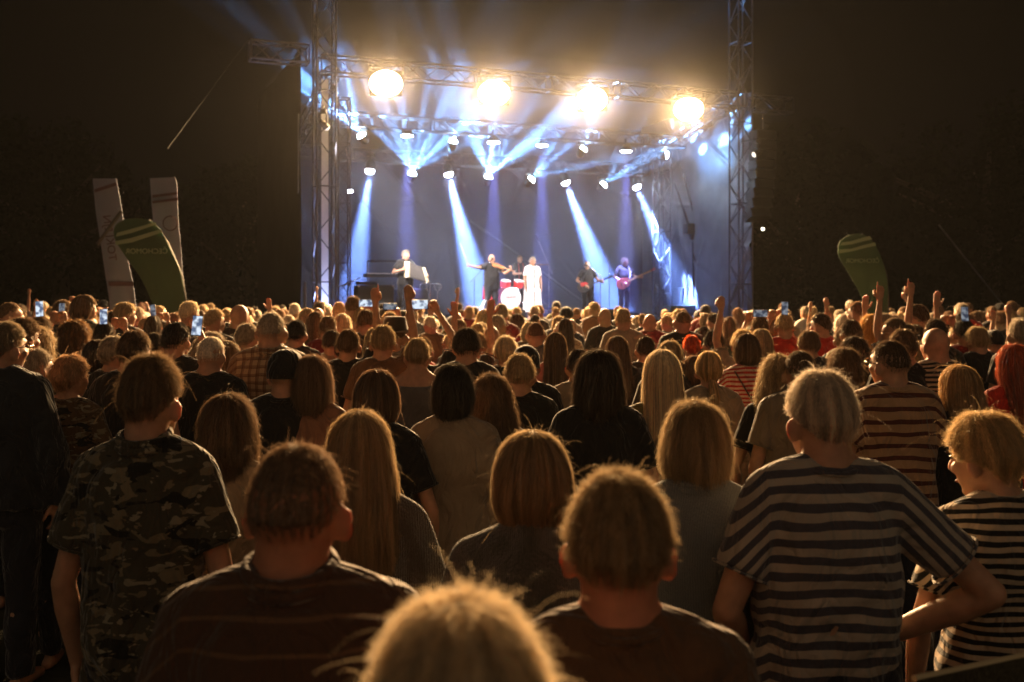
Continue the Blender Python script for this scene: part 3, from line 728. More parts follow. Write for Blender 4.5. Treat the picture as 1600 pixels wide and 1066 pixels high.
def make_hair(style, seed, n, width, K=5, shell=(56, 26)):
    st = HAIR[style]; rs = np.random.RandomState(seed); V = []; LT = []; LV = []; RN = []
    bald = st.get('bald', 0)
    # shell with grooves
    nu, nv = shell; ph = np.linspace(-PI, PI, nu+1)[:-1]; gv = np.linspace(0.0, .90 if style in ('short','crop','messy','buzz','balding') else .97, nv+1)
    PH, GV = np.meshgrid(ph, gv); 
    if bald: PH2, GV2 = PH, bald + (1-bald)*GV
    else: PH2, GV2 = PH, GV
    x, y, z = hair_surface(st, PH2, GV2, seed)
    gr = 1 - .022*np.abs(np.sin(PH*23 + 3*np.sin(GV*4 + seed))) - .02*rs.rand(*PH.shape) - .012
    x, y = x*gr, (y - st['cy'])*gr + st['cy']
    if bald:
        keep_front = 1
    sv = np.stack([x, y, z], -1).reshape(-1, 3); V.append(sv); RN.append(np.full(len(sv), .28) + .2*rs.rand(len(sv)))
    for j in range(nv):
        for i in range(nu):
            if bald and abs(ph[i]) < 1.15: continue
            a = j*nu+i; b = j*nu+(i+1) % nu; LT.append(4); LV += [a, b, b+nu, a+nu]
    base = len(sv)
    # strands
    def ribbons(Pt, W, rn):
        nonlocal base
        n_, K_ = Pt.shape[0], Pt.shape[1]
        d = np.gradient(Pt, axis=1); d /= (np.linalg.norm(d, axis=2, keepdims=True)+1e-9)
        a = rs.normal(size=(n_, 1, 3)); w = np.cross(d, np.repeat(a, K_, 1)); w /= (np.linalg.norm(w, axis=2, keepdims=True)+1e-9)
        taper = np.linspace(1, .25, K_)[None, :, None]*W
        L1 = Pt + w*taper/2; L2 = Pt - w*taper/2
        vv = np.stack([L1, L2], 2).reshape(-1, 3); V.append(vv); RN.append(np.repeat(rn, K_*2))
        idx = base + np.arange(n_)[:, None]*K_*2 + np.arange(K_-1)[None, :]*2
        q = np.stack([idx, idx+1, idx+3, idx+2], -1).reshape(-1)
        LV.append(q); LT.append(np.full(n_*(K_-1), 4)); base += len(vv)
    shell_LV, shell_LT = LV, LT; LV = [np.array(shell_LV, np.int64)]; LT = [np.array(shell_LT, np.int64)]
    phi = rs.uniform(-PI, PI, n)
    v0 = rs.rand(n)**.62; v0 = bald + (1-bald)*v0
    if bald:
        k = np.abs(phi) > 1.0; phi, v0 = phi[k], v0[k]
    n1 = len(phi); t = np.linspace(0, 1, K)
    L_ = st['ln']*rs.uniform(.6, 1.25, n1)
    v = v0[:, None] + L_[:, None]*t[None, :]
    over = np.clip(v - 1, 0, None)*(.10 if st['back'] > -.1 or st['back'] < -.2 else .35); v = np.minimum(v, 1) + over*rs.rand(n1)[:, None]
    clump = .5 + .5*np.sin(phi*17 + 5*np.sin(phi*3+seed)); pw = rs.normal(0, .05, n1)
    pf = phi[:, None] + pw[:, None]*t + (.25*clump[:, None]-.12)*t*(.5 if st['wave'] > .008 else .12)
    X_, Y_, Z_ = hair_surface(st, pf, v, seed)
    Pt = np.stack([X_, Y_, Z_], -1)
    c = np.array([0, st['cy'], min(0.0, 0)]); 
    nr = Pt - np.stack([0*Z_, 0*Z_ + st['cy'], np.minimum(Z_, .0)], -1); nr /= np.linalg.norm(nr, axis=2, keepdims=True)+1e-9
    dep = rs.uniform(-.004, .003, n1) + .004*np.sin(phi*31+seed)*(.5+v0); lf = st['lift']*rs.uniform(.1, 1, n1)**1.6*(1 + 1.0*(rs.rand(n1) > .985))
    off = dep[:, None] + lf[:, None]*(t[None, :]**1.2)*(.5 + st['tip'])
    Pt = Pt + nr*off[..., None]
    if st['wave']:
        f = rs.uniform(5, 9, n1) if st['wave'] < .011 else rs.uniform(6, 11, n1)
        p1 = rs.uniform(0, 6.28, (n1, 3)); amp = st['wave']*rs.uniform(.5, 1.2, n1)
        Pt += np.sin(t[None, :, None]*f[:, None, None] + p1[:, None, :])*amp[:, None, None]*(.25+t[None, :, None])
    cn = .5 + .28*np.sin(phi*29 + 4*np.sin(phi*5+seed)) + .22*np.sin(phi*11 + v0*5 + seed*2)
    ribbons(Pt, width, np.clip(cn*.6 + rs.rand(n1)*.45 - .05, 0, 1))
    # flyaways at the crown
    n2 = max(10, n//26); ph2 = rs.uniform(-PI, PI, n2); v2 = rs.uniform(.05, .9, n2) if not bald else rs.uniform(bald, 1, n2)
    X_, Y_, Z_ = hair_surface(st, ph2, v2, seed); p = np.stack([X_, Y_, Z_], -1); nn = p - np.array([0, st['cy'], 0]); nn /= np.linalg.norm(nn, axis=1, keepdims=True)
    if bald: k = np.abs(ph2) > 1.0; p, nn = p[k], nn[k]
    fl = (.009 + st['lift']*1.1)*rs.uniform(.4, 1.5, len(p))*(1 + 1.4*(rs.rand(len(p)) > .9)); sdir = rs.normal(size=(len(p), 3)); dn = np.array([0,0,-1.0])
    T = t[None, :, None]; Pf = p[:, None, :] + nn[:, None, :]*fl[:, None, None]*T + sdir[:, None, :]*fl[:, None, None]*.5*T + dn*fl[:, None, None]*1.0*T**2
    ribbons(Pf, width*.7, rs.rand(len(p)))
    if st.get('tail') == 1:
        n3 = n//2; a = rs.uniform(0, 6.28, n3); rr = np.sqrt(rs.rand(n3)); u = rs.uniform(0, .55, n3)
        tt = np.clip(u[:, None] + t[None, :]*.45, 0, 1); prof = .016 + .020*np.sin(np.clip(tt*1.15, 0, 1)*PI)
        cx = .01*np.sin(tt*3); cyv = -.112 - .028*np.sin(np.clip(tt*2.2, 0, PI)) ; cz = -.045 - tt*.24
        Pt = np.stack([cx + prof*(rr*np.cos(a))[:, None], cyv + prof*(rr*np.sin(a))[:, None], cz], -1)
        ribbons(Pt, width, rs.rand(n3))
    if st.get('tail') == 2:
        n3 = n//3; a = rs.uniform(0, 6.28, n3); b = rs.uniform(-1.3, 1.3, n3); tt = t[None, :]*1.6
        aa = a[:, None] + tt; Pt = np.stack([.036*np.cos(aa)*np.cos(b)[:, None], -.112 + .028*np.sin(b)[:, None] + 0*aa, .035 + .036*np.sin(aa)*np.cos(b)[:, None]], -1)
        ribbons(Pt, width*1.6, rs.rand(n3))
    V = np.concatenate(V); LV = np.concatenate(LV).astype(np.int32); LT = np.concatenate(LT).astype(np.int32)
    me = np_mesh('hair', V, LT, LV, [M['hair'], M['hair_under']])
    mi = np.zeros(len(LT), np.int32); mi[:len(shell_LT)] = 1; me.polygons.foreach_set('material_index', mi)
    at = me.attributes.new('rnd', 'FLOAT', 'POINT'); at.data.foreach_set('value', np.concatenate(RN).astype(np.float32))
    return me
def make_cap():
    mb = MB(); mb.rings([(0,-.012,-.005+.0,.090,.112),(0,-.012,.03,.092,.113),(0,-.010,.08,.086,.104),(0,-.008,.118,.064,.080),(0,-.006,.138,.034,.044),(0,-.006,.143,.004,.005)], n=32)
    b = MB(); vs = []; fs = []; n = 14
    for th in (0, .006):
        for j in range(4):
            for i in range(n+1):
                a = -1.15 + 2.3*i/n; r = 1 + j*.22*math.cos(a*.9)
                vs.append((.088*math.sin(a)*(1+.10*j*math.cos(a)), -.010 + .110*math.cos(a)*r, .012 - .014*j*math.cos(a) + .010*math.cos(a) - .012*abs(math.sin(a)) + th))
    for sd in range(2):
        for j in range(3):
            for i in range(n):
                a = sd*4*(n+1) + j*(n+1)+i; fs.append((a, a+1, a+n+2, a+n+1))
    b.add(vs, fs)
    return mb.mesh('cap', M['cloth']), b.mesh('brim', M['cloth'])
def make_brim_hat():
    mb = MB(); mb.rings([(0,-.01,.03,.096,.118),(0,-.01,.07,.092,.112),(0,-.01,.12,.084,.100),(0,-.01,.150,.070,.085),(0,-.01,.150,.050,.055),(0,-.01,.138,.01,.02)], n=32)
    b = MB(); vs = []; fs = []; n = 40
    for th in (0, .005):
        for j in range(4):
            for i in range(n):
                a = 2*PI*i/n; k = j/3; vs.append(((.094 + .068*k)*math.cos(a), -.01 + (.114+.055*k)*math.sin(a), .036 + th + .026*k*k*abs(math.cos(a))))
    for sd in range(2):
        for j in range(3):
            for i in range(n): o = sd*4*n + j*n; fs.append((o+i, o+(i+1) % n, o+n+(i+1) % n, o+n+i))
    b.add(vs, fs)
    return mb.mesh('hat', M['felt']), b.mesh('brim', M['felt'])
def make_glasses(dark=False):
    mb = MB()
    for s_ in (-1, 1):
        if dark: mb.ell((s_*.033,.100,.008), (.026,.008,.018), nu=14, nv=8)
        else: mb.torus((s_*.033,.100,.008), (0,1,0), .022, .0018, n=20, m=5)
        mb.tube([(s_*.056,.098,.014),(s_*.080,.06,.012),(s_*.083,-.005,.008),(s_*.079,-.02,-.008)], .0022, n=6)
    mb.tube([(-.011,.101,.012),(.011,.101,.012)], .002, n=6)
    return mb.mesh('glasses', M['lens_dark'] if dark else M['wire'])
# ------------------------------------------------------------------ people: placing them
CACHE = {}
def cached(key, fn):
    if key not in CACHE: CACHE[key] = fn()
    return CACHE[key]
HC_ = dict(blond=(.60,.44,.24), pale=(.68,.55,.37), dblond=(.38,.28,.165), brown=(.15,.095,.055), dark=(.06,.04,.027), black=(.03,.022,.017), grey=(.36,.30,.23), white=(.66,.57,.46), red=(.52,.075,.02), auburn=(.19,.115,.07), ginger=(.48,.30,.17))
CC_ = dict(black=(.016,.015,.014), dark=(.035,.03,.027), navy=(.02,.025,.045), grey=(.13,.12,.115), lgrey=(.30,.27,.24), tan=(.31,.24,.165), beige=(.40,.34,.26), white=(.62,.55,.47), red=(.50,.035,.02), pink=(.55,.20,.16), olive=(.13,.12,.045), brown=(.14,.075,.04), mustard=(.40,.24,.05), denim=(.13,.15,.17), green=(.035,.05,.035), wine=(.22,.02,.02), peach=(.50,.33,.25))
SKIN = (.52,.29,.185)
HWID = dict(buzz=.164, short=.174, crop=.175, messy=.186, balding=.162, curly=.215, bob=.205, bob_short=.200, shag=.212, long=.190, long_wavy=.214, long_straight=.185, ponytail=.172, curly_nape=.178, bun=.172, bald=.157, cap=.184, hat=.20)
PEOPLE = []
def person(x, y, sc, rz=0.0, hair='short', hc='brown', shirt='cloth', cc='dark', sleeve='short', collar='crew', pose=('down','down'), female=False, heavy=1.0, yaw=0.0, pitch=0.0, roll=0.0, lod=2, seed=0, label='', group=None, extra=(), z=0.0, hood=False, dress=False, skin=None, bw=1.0, tr=(.02,.022,.03), hem=.86, loose=.016, amp=.004, cat='person'):
    vox = (.0075, .0105, .016, .021)[lod]; sv = (.011, .014, .020, .024)[lod]
    fem = bool(female); pk = repr(pose)
    raised = any(isinstance(p, str) and (p.startswith('up') or p.startswith('phone') or p in ('clap','head')) for p in pose)
    if lod >= 2 and raised: vox = .008
    bm_ = cached(('b', pk, fem, heavy, yaw, pitch, roll, vox), lambda: make_body(pose, fem, heavy, yaw, pitch, vox, hands=(lod < 3 or raised), roll=roll))
    o = bpy.data.objects.new('person', bm_); COL.objects.link(o)
    o.location = (x, y, z); o.rotation_euler = (0, 0, R(rz)); o.scale = (sc*bw, sc*bw, sc)
    o.color = (*(skin or SKIN), 1); tag(o, label, cat, group)
    X = head_xf(yaw, pitch, roll)
    def child(name, me, col=None, ml=None):
        c = bpy.data.objects.new(name, me); COL.objects.link(c); c.parent = o
        if ml is not None: c.matrix_local = ml
        if col: c.color = (*col, 1)
        return c
    n, w, K = ((17000, .00085, 6), (8000, .0013, 6), (2600, .0024, 5), (650, .0055, 4))[lod]
    hs = seed % (4 if lod == 3 else 3 if lod == 2 else 99)
    if hair in ('cap', 'hat'):
        cr, br = cached(hair, make_cap if hair == 'cap' else make_brim_hat)
        c = child(hair, cr, CC_['black'], X); b = bpy.data.objects.new('brim', br); COL.objects.link(b); b.parent = c; b.color = (*CC_['black'], 1)
        hair_ = 'buzz'
    else: hair_ = hair
    if hair_ != 'bald':
        hm = cached(('h', hair_, lod, hs), lambda: make_hair(hair_, hs*7+3, n, w, K, shell=((72,34) if lod < 2 else (40,16))))
        child('hair', hm, HC_[hc] if isinstance(hc, str) else hc, X)
    s = cached(('s', pk, fem, heavy, sv, sleeve, collar, seed % (2 if lod > 1 else 99), hood, dress, hem, loose, amp), lambda: make_shirt(pose, fem, heavy, sv, sleeve, collar, seed, hem=hem, hood=hood, dress=dress, loose=loose, amp=amp))
    c = child('dress' if dress else 'shirt', s, CC_[cc] if isinstance(cc, str) else cc)
    if shirt != 'cloth':
        c.material_slots[0].link = 'OBJECT'; c.material_slots[0].material = M[shirt]
    if not dress: child('trousers', cached(('t', lod > 1, heavy), lambda: make_trousers(.018 if lod < 2 else .03, heavy, fem)), tr)
    for e in extra:
        if e == 'glasses': child('glasses', cached('gl', make_glasses), None, X)
        elif e == 'sunglasses': child('glasses', cached('gld', lambda: make_glasses(True)), None, X)
        elif callable(e): e(child, X)
    return o
def crowd(px, py, w, label, hair='short', d=None, **kw):
    """a person of the crowd: px the head's column, py its top row, w its width in the photograph"""
    st = HAIR.get(hair, HAIR['buzz']); top = HEADC.z + (st['top'] if hair != 'bald' else .114) + (.022 if hair in ('cap',) else .035 if hair == 'hat' else 0)
    hw = 1.11*HWID[hair]*(.95 if kw.get('female') and hair in ('short','crop','ponytail') else 1)
    sc = 1.0
    if d is None:
        d = F*hw*sc/w
        for _ in range(6):
            h = HC - (py-HY)*d/F; sc = min(1.12, max(.90, h/top)); d = F*hw*sc/w
    h = HC - (py-HY)*d/F; sc = h/top
    if sc < .88 and py > HY+2: sc = .88; d = (HC - sc*top)*F/(py-HY)
    lod = 0 if d < 2.95 else 1 if d < 5.2 else 2 if d < 9.5 else 3
    x = (px-800)/F*d
    rz = kw.pop('rz', None)
    if rz is None: rz = 0.0
    seed = int(px*7 + py*3)
    o = person(x, d, sc, rz, hair=hair, lod=lod, seed=seed, label=label, **kw)
    PEOPLE.append(dict(px=px, py=py, w=w, d=d, o=o, sc=sc, desc=kw.get('desc')))
    return o
def strap(sx=1, col=None):
    """a bag strap running over one shoulder and across the back"""
    def f(child, X):
        mb = MB(); pts = [(sx*.12,.02,1.475),(sx*.105,-.085,1.44),(sx*.05,-.145,1.33),(-sx*.03,-.150,1.20),(-sx*.11,-.140,1.08),(-sx*.16,-.09,1.00)]
        mb.tube(pts, .020, n=8, ex=.22, ey=1.0, up=(0,1,0)); child('bag_strap', mb.mesh('bag_strap', M['leather']))
    return f
AK_R = ((.415,-.055,1.175), (.190,.105,1.015), (-.8,.45,-.45), (-.4,-.8,0), 'fist')
AK_L = ((.275,-.05,1.13), (.195,.115,.985), (-.6,.6,-.5), (-.5,-.8,0), 'fist')
D2 = ('down', 'down')
# nearest people
crowd(715, 949, 320, 'blurred blond head nearest the camera at the bottom centre', hair='messy', hc='pale', cc='brown', heavy=1.0, yaw=-4)
crowd(966, 744, 180, 'blurred person with cropped blond hair and red glowing ears, dark T-shirt', hair='crop', hc='dblond', cc='brown', collar='crew', yaw=-5, skin=(.60,.25,.15))
crowd(459, 698, 160, 'balding man with close-cropped grey hair in a brown collared shirt, bottom left of centre', hair='buzz', hc=(.20,.13,.08), shirt='stripe_dark', cc=(.16,.09,.05), collar='shirt', heavy=1.08, bw=1.02, yaw=-6, loose=.026, skin=(.5,.22,.13))
crowd(1290, 581, 118, 'white-haired man in a wide grey-and-dark striped T-shirt, elbows out', hair='short', hc='white', shirt='stripe_grey', cc=(.42,.37,.30), pose=(AK_R, AK_L), heavy=1.13, bw=.96, yaw=18, pitch=-2, loose=.014, amp=.009)
crowd(832, 676, 142, 'woman with smooth blond bob in a dark knitted sweater', hair='bob', hc='dblond', shirt='knit', cc=(.05,.065,.05), sleeve='long', collar='stand', female=True, yaw=0, loose=.030)
crowd(1086, 629, 118, 'woman with tousled light bob in a pale denim shirt', hair='bob_short', hc='dblond', shirt='denim', cc=(.30,.34,.35), sleeve='long', collar='shirt', female=True, yaw=-10, loose=.036, heavy=1.05, extra=())
crowd(231, 557, 112, 'tall man in a camouflage shirt with tousled brown hair', hair='crop', hc=(.24,.16,.09), shirt='camo', cc=(.060,.054,.035), collar='shirt', heavy=1.0, bw=.88, yaw=-14, loose=.024, amp=.008)
crowd(562, 643, 112, 'woman with long wavy blond hair down her back, left of centre', hair='long', hc=(.42,.30,.17), shirt='knit', cc=(.10,.065,.04), sleeve='long', female=True, heavy=1.08, yaw=3)
crowd(2, 504, 64, 'man at the left edge in a navy jacket and glasses, looking right', hair='short', hc=(.30,.23,.15), cc=(.022,.026,.032), sleeve='long', collar='stand', yaw=-30, extra=('glasses',), loose=.04, amp=.010)
crowd(1562, 645, 128, 'woman with messy short blond hair in a thin-striped tight top, looking left', hair='messy', hc='blond', shirt='stripe_thin', cc=(.55,.43,.30), d=2.75, female=True, yaw=36, pitch=-10, loose=.012)
crowd(355, 617, 98, 'woman with frizzy brown shoulder-length hair behind the camouflage shirt', hair='shag', hc='brown', cc='tan', female=True, sleeve='long')
crowd(935, 547, 82, 'woman with thick dark bob in a black T-shirt', hair='shag', hc='dark', cc='black', female=True, heavy=1.12, bw=1.04)
crowd(708, 571, 68, 'woman with dark curly hair falling to the nape in a tan long-sleeved top', hair='curly_nape', hc='black', cc='tan', sleeve='long', female=True, loose=.03)
crowd(768, 586, 74, 'woman with long wavy brown hair right beside the dark curly nape', hair='long_wavy', hc='brown', cc='dark', female=True)
crowd(445, 546, 62, 'man in a black baseball cap and black T-shirt', hair='cap', hc='grey', cc='black', heavy=1.1, yaw=-8)
crowd(588, 578, 82, 'woman with auburn chin-length hair in a black top', hair='bob', hc='auburn', cc='black', female=True)
crowd(52, 546, 50, 'man in a dark patterned shirt behind the navy jacket, looking right', hair='short', hc='grey', shirt='camo', cc=(.06,.045,.03), yaw=-38, collar='shirt')
crowd(106, 556, 58, 'older woman with short orange-blond curls in a brown blouse', hair='messy', hc='ginger', shirt='camo', cc=(.10,.06,.03), female=True, yaw=-25)
crowd(1395, 533, 58, 'man with glasses in a tan and brown wide-striped shirt', hair='buzz', hc=(.10,.06,.035), shirt='stripe_tan', cc=(.44,.27,.15), heavy=1.1, yaw=28, extra=('glasses',), loose=.03)
crowd(1251, 549, 54, 'bald man in a grey T-shirt with a dark strap across his back', hair='buzz', hc=(.12,.08,.05), cc=(.22,.17,.12), extra=(strap(1),), loose=.026, heavy=1.08)
crowd(1216, 555, 46, 'person with curly blond-brown hair in a black T-shirt beside the bald man', hair='long_wavy', hc='dblond', cc='black', female=True, d=5.3)
crowd(1321, 544, 56, 'woman with frizzy brown hair left of the tan striped shirt', hair='curly', hc='brown', cc='black', female=True)
crowd(1503, 571, 62, 'woman with long ginger-blond hair in a black jacket', hair='long', hc=(.42,.27,.13), cc='black', sleeve='long', female=True, yaw=20)
crowd(1587, 538, 56, 'woman with long bright red hair and a red top at the right edge', hair='long', hc=(.33,.07,.03), cc='red', female=True, yaw=15)
crowd(1035, 547, 68, 'woman with long straight pale blond hair and fringe down her back', hair='long_straight', hc='pale', cc='olive', female=True, heavy=1.05)
crowd(812, 554, 52, 'man with short fuzzy light hair in a black T-shirt in front of the black cap', hair='crop', hc='dblond', cc='black', heavy=1.05)
crowd(1168, 521, 48, 'woman with brown bob in a red-and-white striped T-shirt', hair='bob', hc='brown', shirt='stripe_red', cc=(.62,.45,.34), female=True, extra=(strap(-1),), loose=.024)
crowd(1108, 549, 44, 'woman with blond ponytail in a light jacket', hair='ponytail', hc='blond', cc='tan', sleeve='long', female=True, loose=.03)
crowd(423, 489, 47, 'tall grey balding man in a brown plaid shirt', hair='buzz', hc='grey', shirt='plaid', cc=(.42,.30,.18), heavy=1.12, bw=1.05, loose=.03, collar='shirt')
crowd(328, 527, 46, 'man with very short white hair in a black jacket', hair='buzz', hc='white', cc='black', yaw=-12, sleeve='long', heavy=1.08)
crowd(208, 517, 54, 'head with thick dark brown hair directly behind the camouflage man', hair='short', hc='brown', cc='black', heavy=1.05, yaw=-15)
crowd(240, 520, 34, 'dark-haired head tucked right of the thick brown hair', hair='short', hc='dark', cc='black')
crowd(652, 529, 44, 'man with grey-brown short hair in a grey vest', hair='short', hc='dblond', cc='grey', sleeve='tank', collar=None, pose=D2)
crowd(622, 534, 38, 'woman with dark shiny bob left of the grey vest', hair='bob', hc='dark', cc='grey', female=True)
crowd(729, 513, 48, 'man with dark wavy hair in a dark jacket, centre left', hair='messy', hc='dark', cc='black', sleeve='long', heavy=1.05)
crowd(487, 556, 46, 'woman with curly auburn hair in a pinkish brown top beside the black cap', hair='shag', hc='auburn', cc=(.26,.13,.08), female=True, d=5.0)
crowd(518, 516, 32, 'man with short dark hair in a tan jacket', hair='short', hc='dark', cc='tan', sleeve='long')
crowd(463, 501, 35, 'man with short black hair left of the tan jacket', hair='short', hc='black', cc='dark', heavy=1.05)
crowd(617, 494, 42, 'man in a dark brimmed hat and light shirt', hair='hat', hc='brown', cc='lgrey', d=7.6)
crowd(586, 512, 30, 'person with straight fair hair left of the brimmed hat', hair='long_straight', hc='dblond', cc='grey', female=True, d=8.2)
crowd(551, 463, 21, 'tall man with short brown hair and peach T-shirt before the black cases', hair='short', hc='brown', cc='peach', yaw=-10, d=12.0)
crowd(530, 472, 18, 'head with ginger stubble beside the tall man in peach', hair='buzz', hc='ginger', cc='dark', d=13)
crowd(837, 504, 30, 'man with shaved head and ears showing in a dark grey T-shirt', hair='buzz', hc=(.14,.08,.05), cc='grey', heavy=1.06)
crowd(868, 519, 40, 'woman with long dark hair in a pink top', hair='long_straight', hc='brown', cc='pink', female=True)
crowd(884, 497, 27, 'tall woman with long straight dark hair behind the pink top', hair='long_straight', hc='dark', cc='tan', female=True)
crowd(965, 525, 40, 'woman with long brown hair left of the pale blond hair', hair='long', hc='brown', cc='dark', female=True)
crowd(905, 546, 36, 'person with short dark hair in a light brown shirt left of the thick dark bob', hair='short', hc='dark', cc='tan', d=6.4)
crowd(974, 482, 22, 'tall man with short light hair in a tan T-shirt, centre', hair='short', hc='dblond', cc='tan', d=11.3)
crowd(1081, 524, 31, 'head with short bright red hair', hair='messy', hc='red', cc='black', female=True)
crowd(1116, 516, 35, 'man with short dark hair right of the bright red hair', hair='short', hc='black', cc='dark')
crowd(1047, 533, 40, 'person with short brown hair right behind the pale blond hair', hair='short', hc='dblond', cc='dark', d=6.6)
crowd(1009, 526, 30, 'person with short dark hair above the pale blond hair', hair='short', hc='dark', cc='dark', d=8.3)
crowd(1086, 556, 34, 'woman with auburn bob left of the blond ponytail', hair='bob', hc='auburn', cc='beige', female=True, d=6.6)
crowd(790, 526, 34, 'woman with short grey-blond hair right of the dark wavy hair', hair='messy', hc='pale', cc='black', female=True, d=7.6)
crowd(768, 510, 24, 'bald head behind the dark wavy hair', hair='bald', cc='tan', d=9.2)
crowd(822, 540, 46, 'person in a dark cap behind the fuzzy light hair', hair='cap', hc='brown', cc='black', d=6.2)
crowd(746, 505, 20, 'round dark blond head between the bald head and dark wavy hair', hair='short', hc='dblond', cc='dark', d=11)
crowd(1465, 513, 42, 'bald man in a black-and-tan striped shirt on the right', hair='bald', shirt='stripe_thin', cc=(.5,.38,.25), yaw=20, extra=('glasses',), heavy=1.05)
crowd(1437, 535, 36, 'woman with curly fair hair left of the bald striped man', hair='curly', hc='dblond', cc='dark', female=True, d=7.4)
crowd(1412, 515, 40, 'man with dark hair and a black T-shirt behind the tan striped shirt', hair='short', hc='brown', cc='black', d=6.6, heavy=1.12)
crowd(1529, 511, 36, 'person with short blond-streaked hair in a black shirt', hair='messy', hc='dblond', cc='black', yaw=15, heavy=1.05)
crowd(1496, 509, 28, 'person with cropped fair hair in an olive T-shirt', hair='buzz', hc='dblond', cc='olive')
crowd(1594, 500, 34, 'grey-haired head at the right edge above the bright red hair', hair='short', hc='grey', cc='dark', d=8)
crowd(1335, 526, 40, 'woman with long dark wavy hair behind the frizzy brown hair', hair='long_wavy', hc='dark', cc='black', female=True, d=7)
crowd(1265, 517, 32, 'head with short curly dark hair behind the bald man with strap', hair='messy', hc='brown', cc='dark', d=8.4)
crowd(1331, 500, 30, 'man with short dark hair and yellow top on the right', hair='short', hc='dark', cc='mustard', d=8.6)
crowd(1362, 492, 34, 'woman with long curly honey hair on the right', hair='long_wavy', hc=(.45,.25,.08), cc='dark', female=True, d=9)
crowd(1384, 490, 28, 'grey-haired man with glasses behind the long honey curls', hair='short', hc='grey', cc='dark', yaw=40, extra=('glasses',), d=9)
crowd(1402, 497, 34, 'bald man in glasses looking left on the right', hair='buzz', hc=(.15,.1,.06), cc='dark', yaw=45, extra=('glasses',), d=8.2)
crowd(1436, 476, 24, 'tall man in black seen over the others on the right, looking left', hair='short', hc='dark', cc='black', yaw=40, d=9.5, heavy=1.1)
crowd(1342, 472, 20, 'man with bald crown looking left below the right green flag', hair='short', hc='auburn', cc='dark', yaw=45, d=11.5)
crowd(1285, 490, 24, 'man in a red shirt looking left on the right', hair='short', hc='dark', cc='red', yaw=45, d=10)
crowd(1208, 497, 24, 'woman with a red top and brown hair looking up on the right', hair='bob', hc='brown', cc='red', female=True, d=10.5)
crowd(1190, 514, 30, 'woman with long fair hair right of the red-and-white striped shirt', hair='long_straight', hc='dblond', cc='tan', female=True, d=8)
crowd(115, 501, 50, 'woman with big curly auburn hair on the left', hair='curly', hc=(.20,.11,.05), cc='black', female=True, yaw=-20)
crowd(55, 512, 40, 'woman with fair curls behind the patterned shirt on the left', hair='long_wavy', hc='dblond', cc='dark', female=True, yaw=-20, d=6.5)
crowd(30, 497, 44, 'head with bushy hair at the left edge behind the glasses', hair='messy', hc='brown', cc='dark', yaw=-30, d=6.3)
crowd(175, 526, 40, 'woman with pale grey hair left of the thick dark brown hair', hair='short', hc='grey', cc='black', female=True, yaw=-30, d=6.6)
crowd(150, 531, 34, 'dark-haired head between auburn curls and the pale grey hair', hair='bob', hc='dark', cc='black', female=True, d=7.2)
crowd(273, 504, 40, 'man with short black hair in black lifting a phone with a blue screen', hair='short', hc='black', cc='black', yaw=-15, heavy=1.05, pose=('phone', 'down'), d=6.7)
crowd(352, 533, 36, 'woman with brown bob right of the white-haired man', hair='bob', hc='brown', cc='dark', female=True, yaw=-20, d=7)
crowd(384, 506, 32, 'man with short grey hair left of the plaid shirt', hair='short', hc='grey', cc='dark', yaw=-20, d=8)
crowd(128, 461, 26, 'tall person with long dark blond hair looking right on the far left', hair='bob', hc='brown', cc=(.07,.09,.08), female=True, yaw=-60, d=10.5)
crowd(96, 469, 22, 'person holding up a phone in front of the face on the far left', hair='short', hc='brown', cc='dark', pose=('phone','phone'), yaw=-30, d=11)
crowd(12, 473, 26, 'balding man in profile at the far left edge', hair='buzz', hc='brown', cc='dark', yaw=-55, d=9.5)
crowd(178, 486, 22, 'person behind a bright raised phone on the left', hair='short', hc='dark', cc='brown', yaw=-60, d=10.5)
crowd(192, 473, 24, 'person with fair curly hair below the left white banner', hair='messy', hc='dblond', cc='dark', yaw=-50, d=10.5)
crowd(294, 471, 24, 'man with short white-blond hair below the left green flag', hair='short', hc='pale', cc='dark', yaw=-30, d=10.5)
crowd(332, 483, 26, 'man with cropped fair hair looking right, left of the grey-haired man', hair='crop', hc='dblond', cc='dark', yaw=-40, d=9.8)
crowd(372, 476, 24, 'bald man with large ears, left of the tall plaid man', hair='bald', cc='dark', yaw=-30, d=10.2)
crowd(560, 480, 18, 'woman with fair hair and green top beside the peach T-shirt', hair='bob', hc='dblond', cc='olive', female=True, d=12)
crowd(493, 487, 26, 'woman with long reddish brown hair in a red top', hair='long', hc='auburn', cc='red', female=True, d=10.3)
crowd(512, 494, 24, 'person with brown hair right of the long reddish hair', hair='short', hc='brown', cc='wine', d=10)
crowd(480, 482, 22, 'woman with long light brown hair left of the reddish hair', hair='long', hc='dblond', cc='tan', female=True, d=11)
crowd(535, 490, 20, 'woman with fair bob below the tall man in peach', hair='bob', hc='pale', cc='olive', female=True, d=10.8)
crowd(538, 527, 26, 'person with dark hair and wine-red top right of the tan jacket', hair='short', hc='dark', cc='wine', d=8.3)
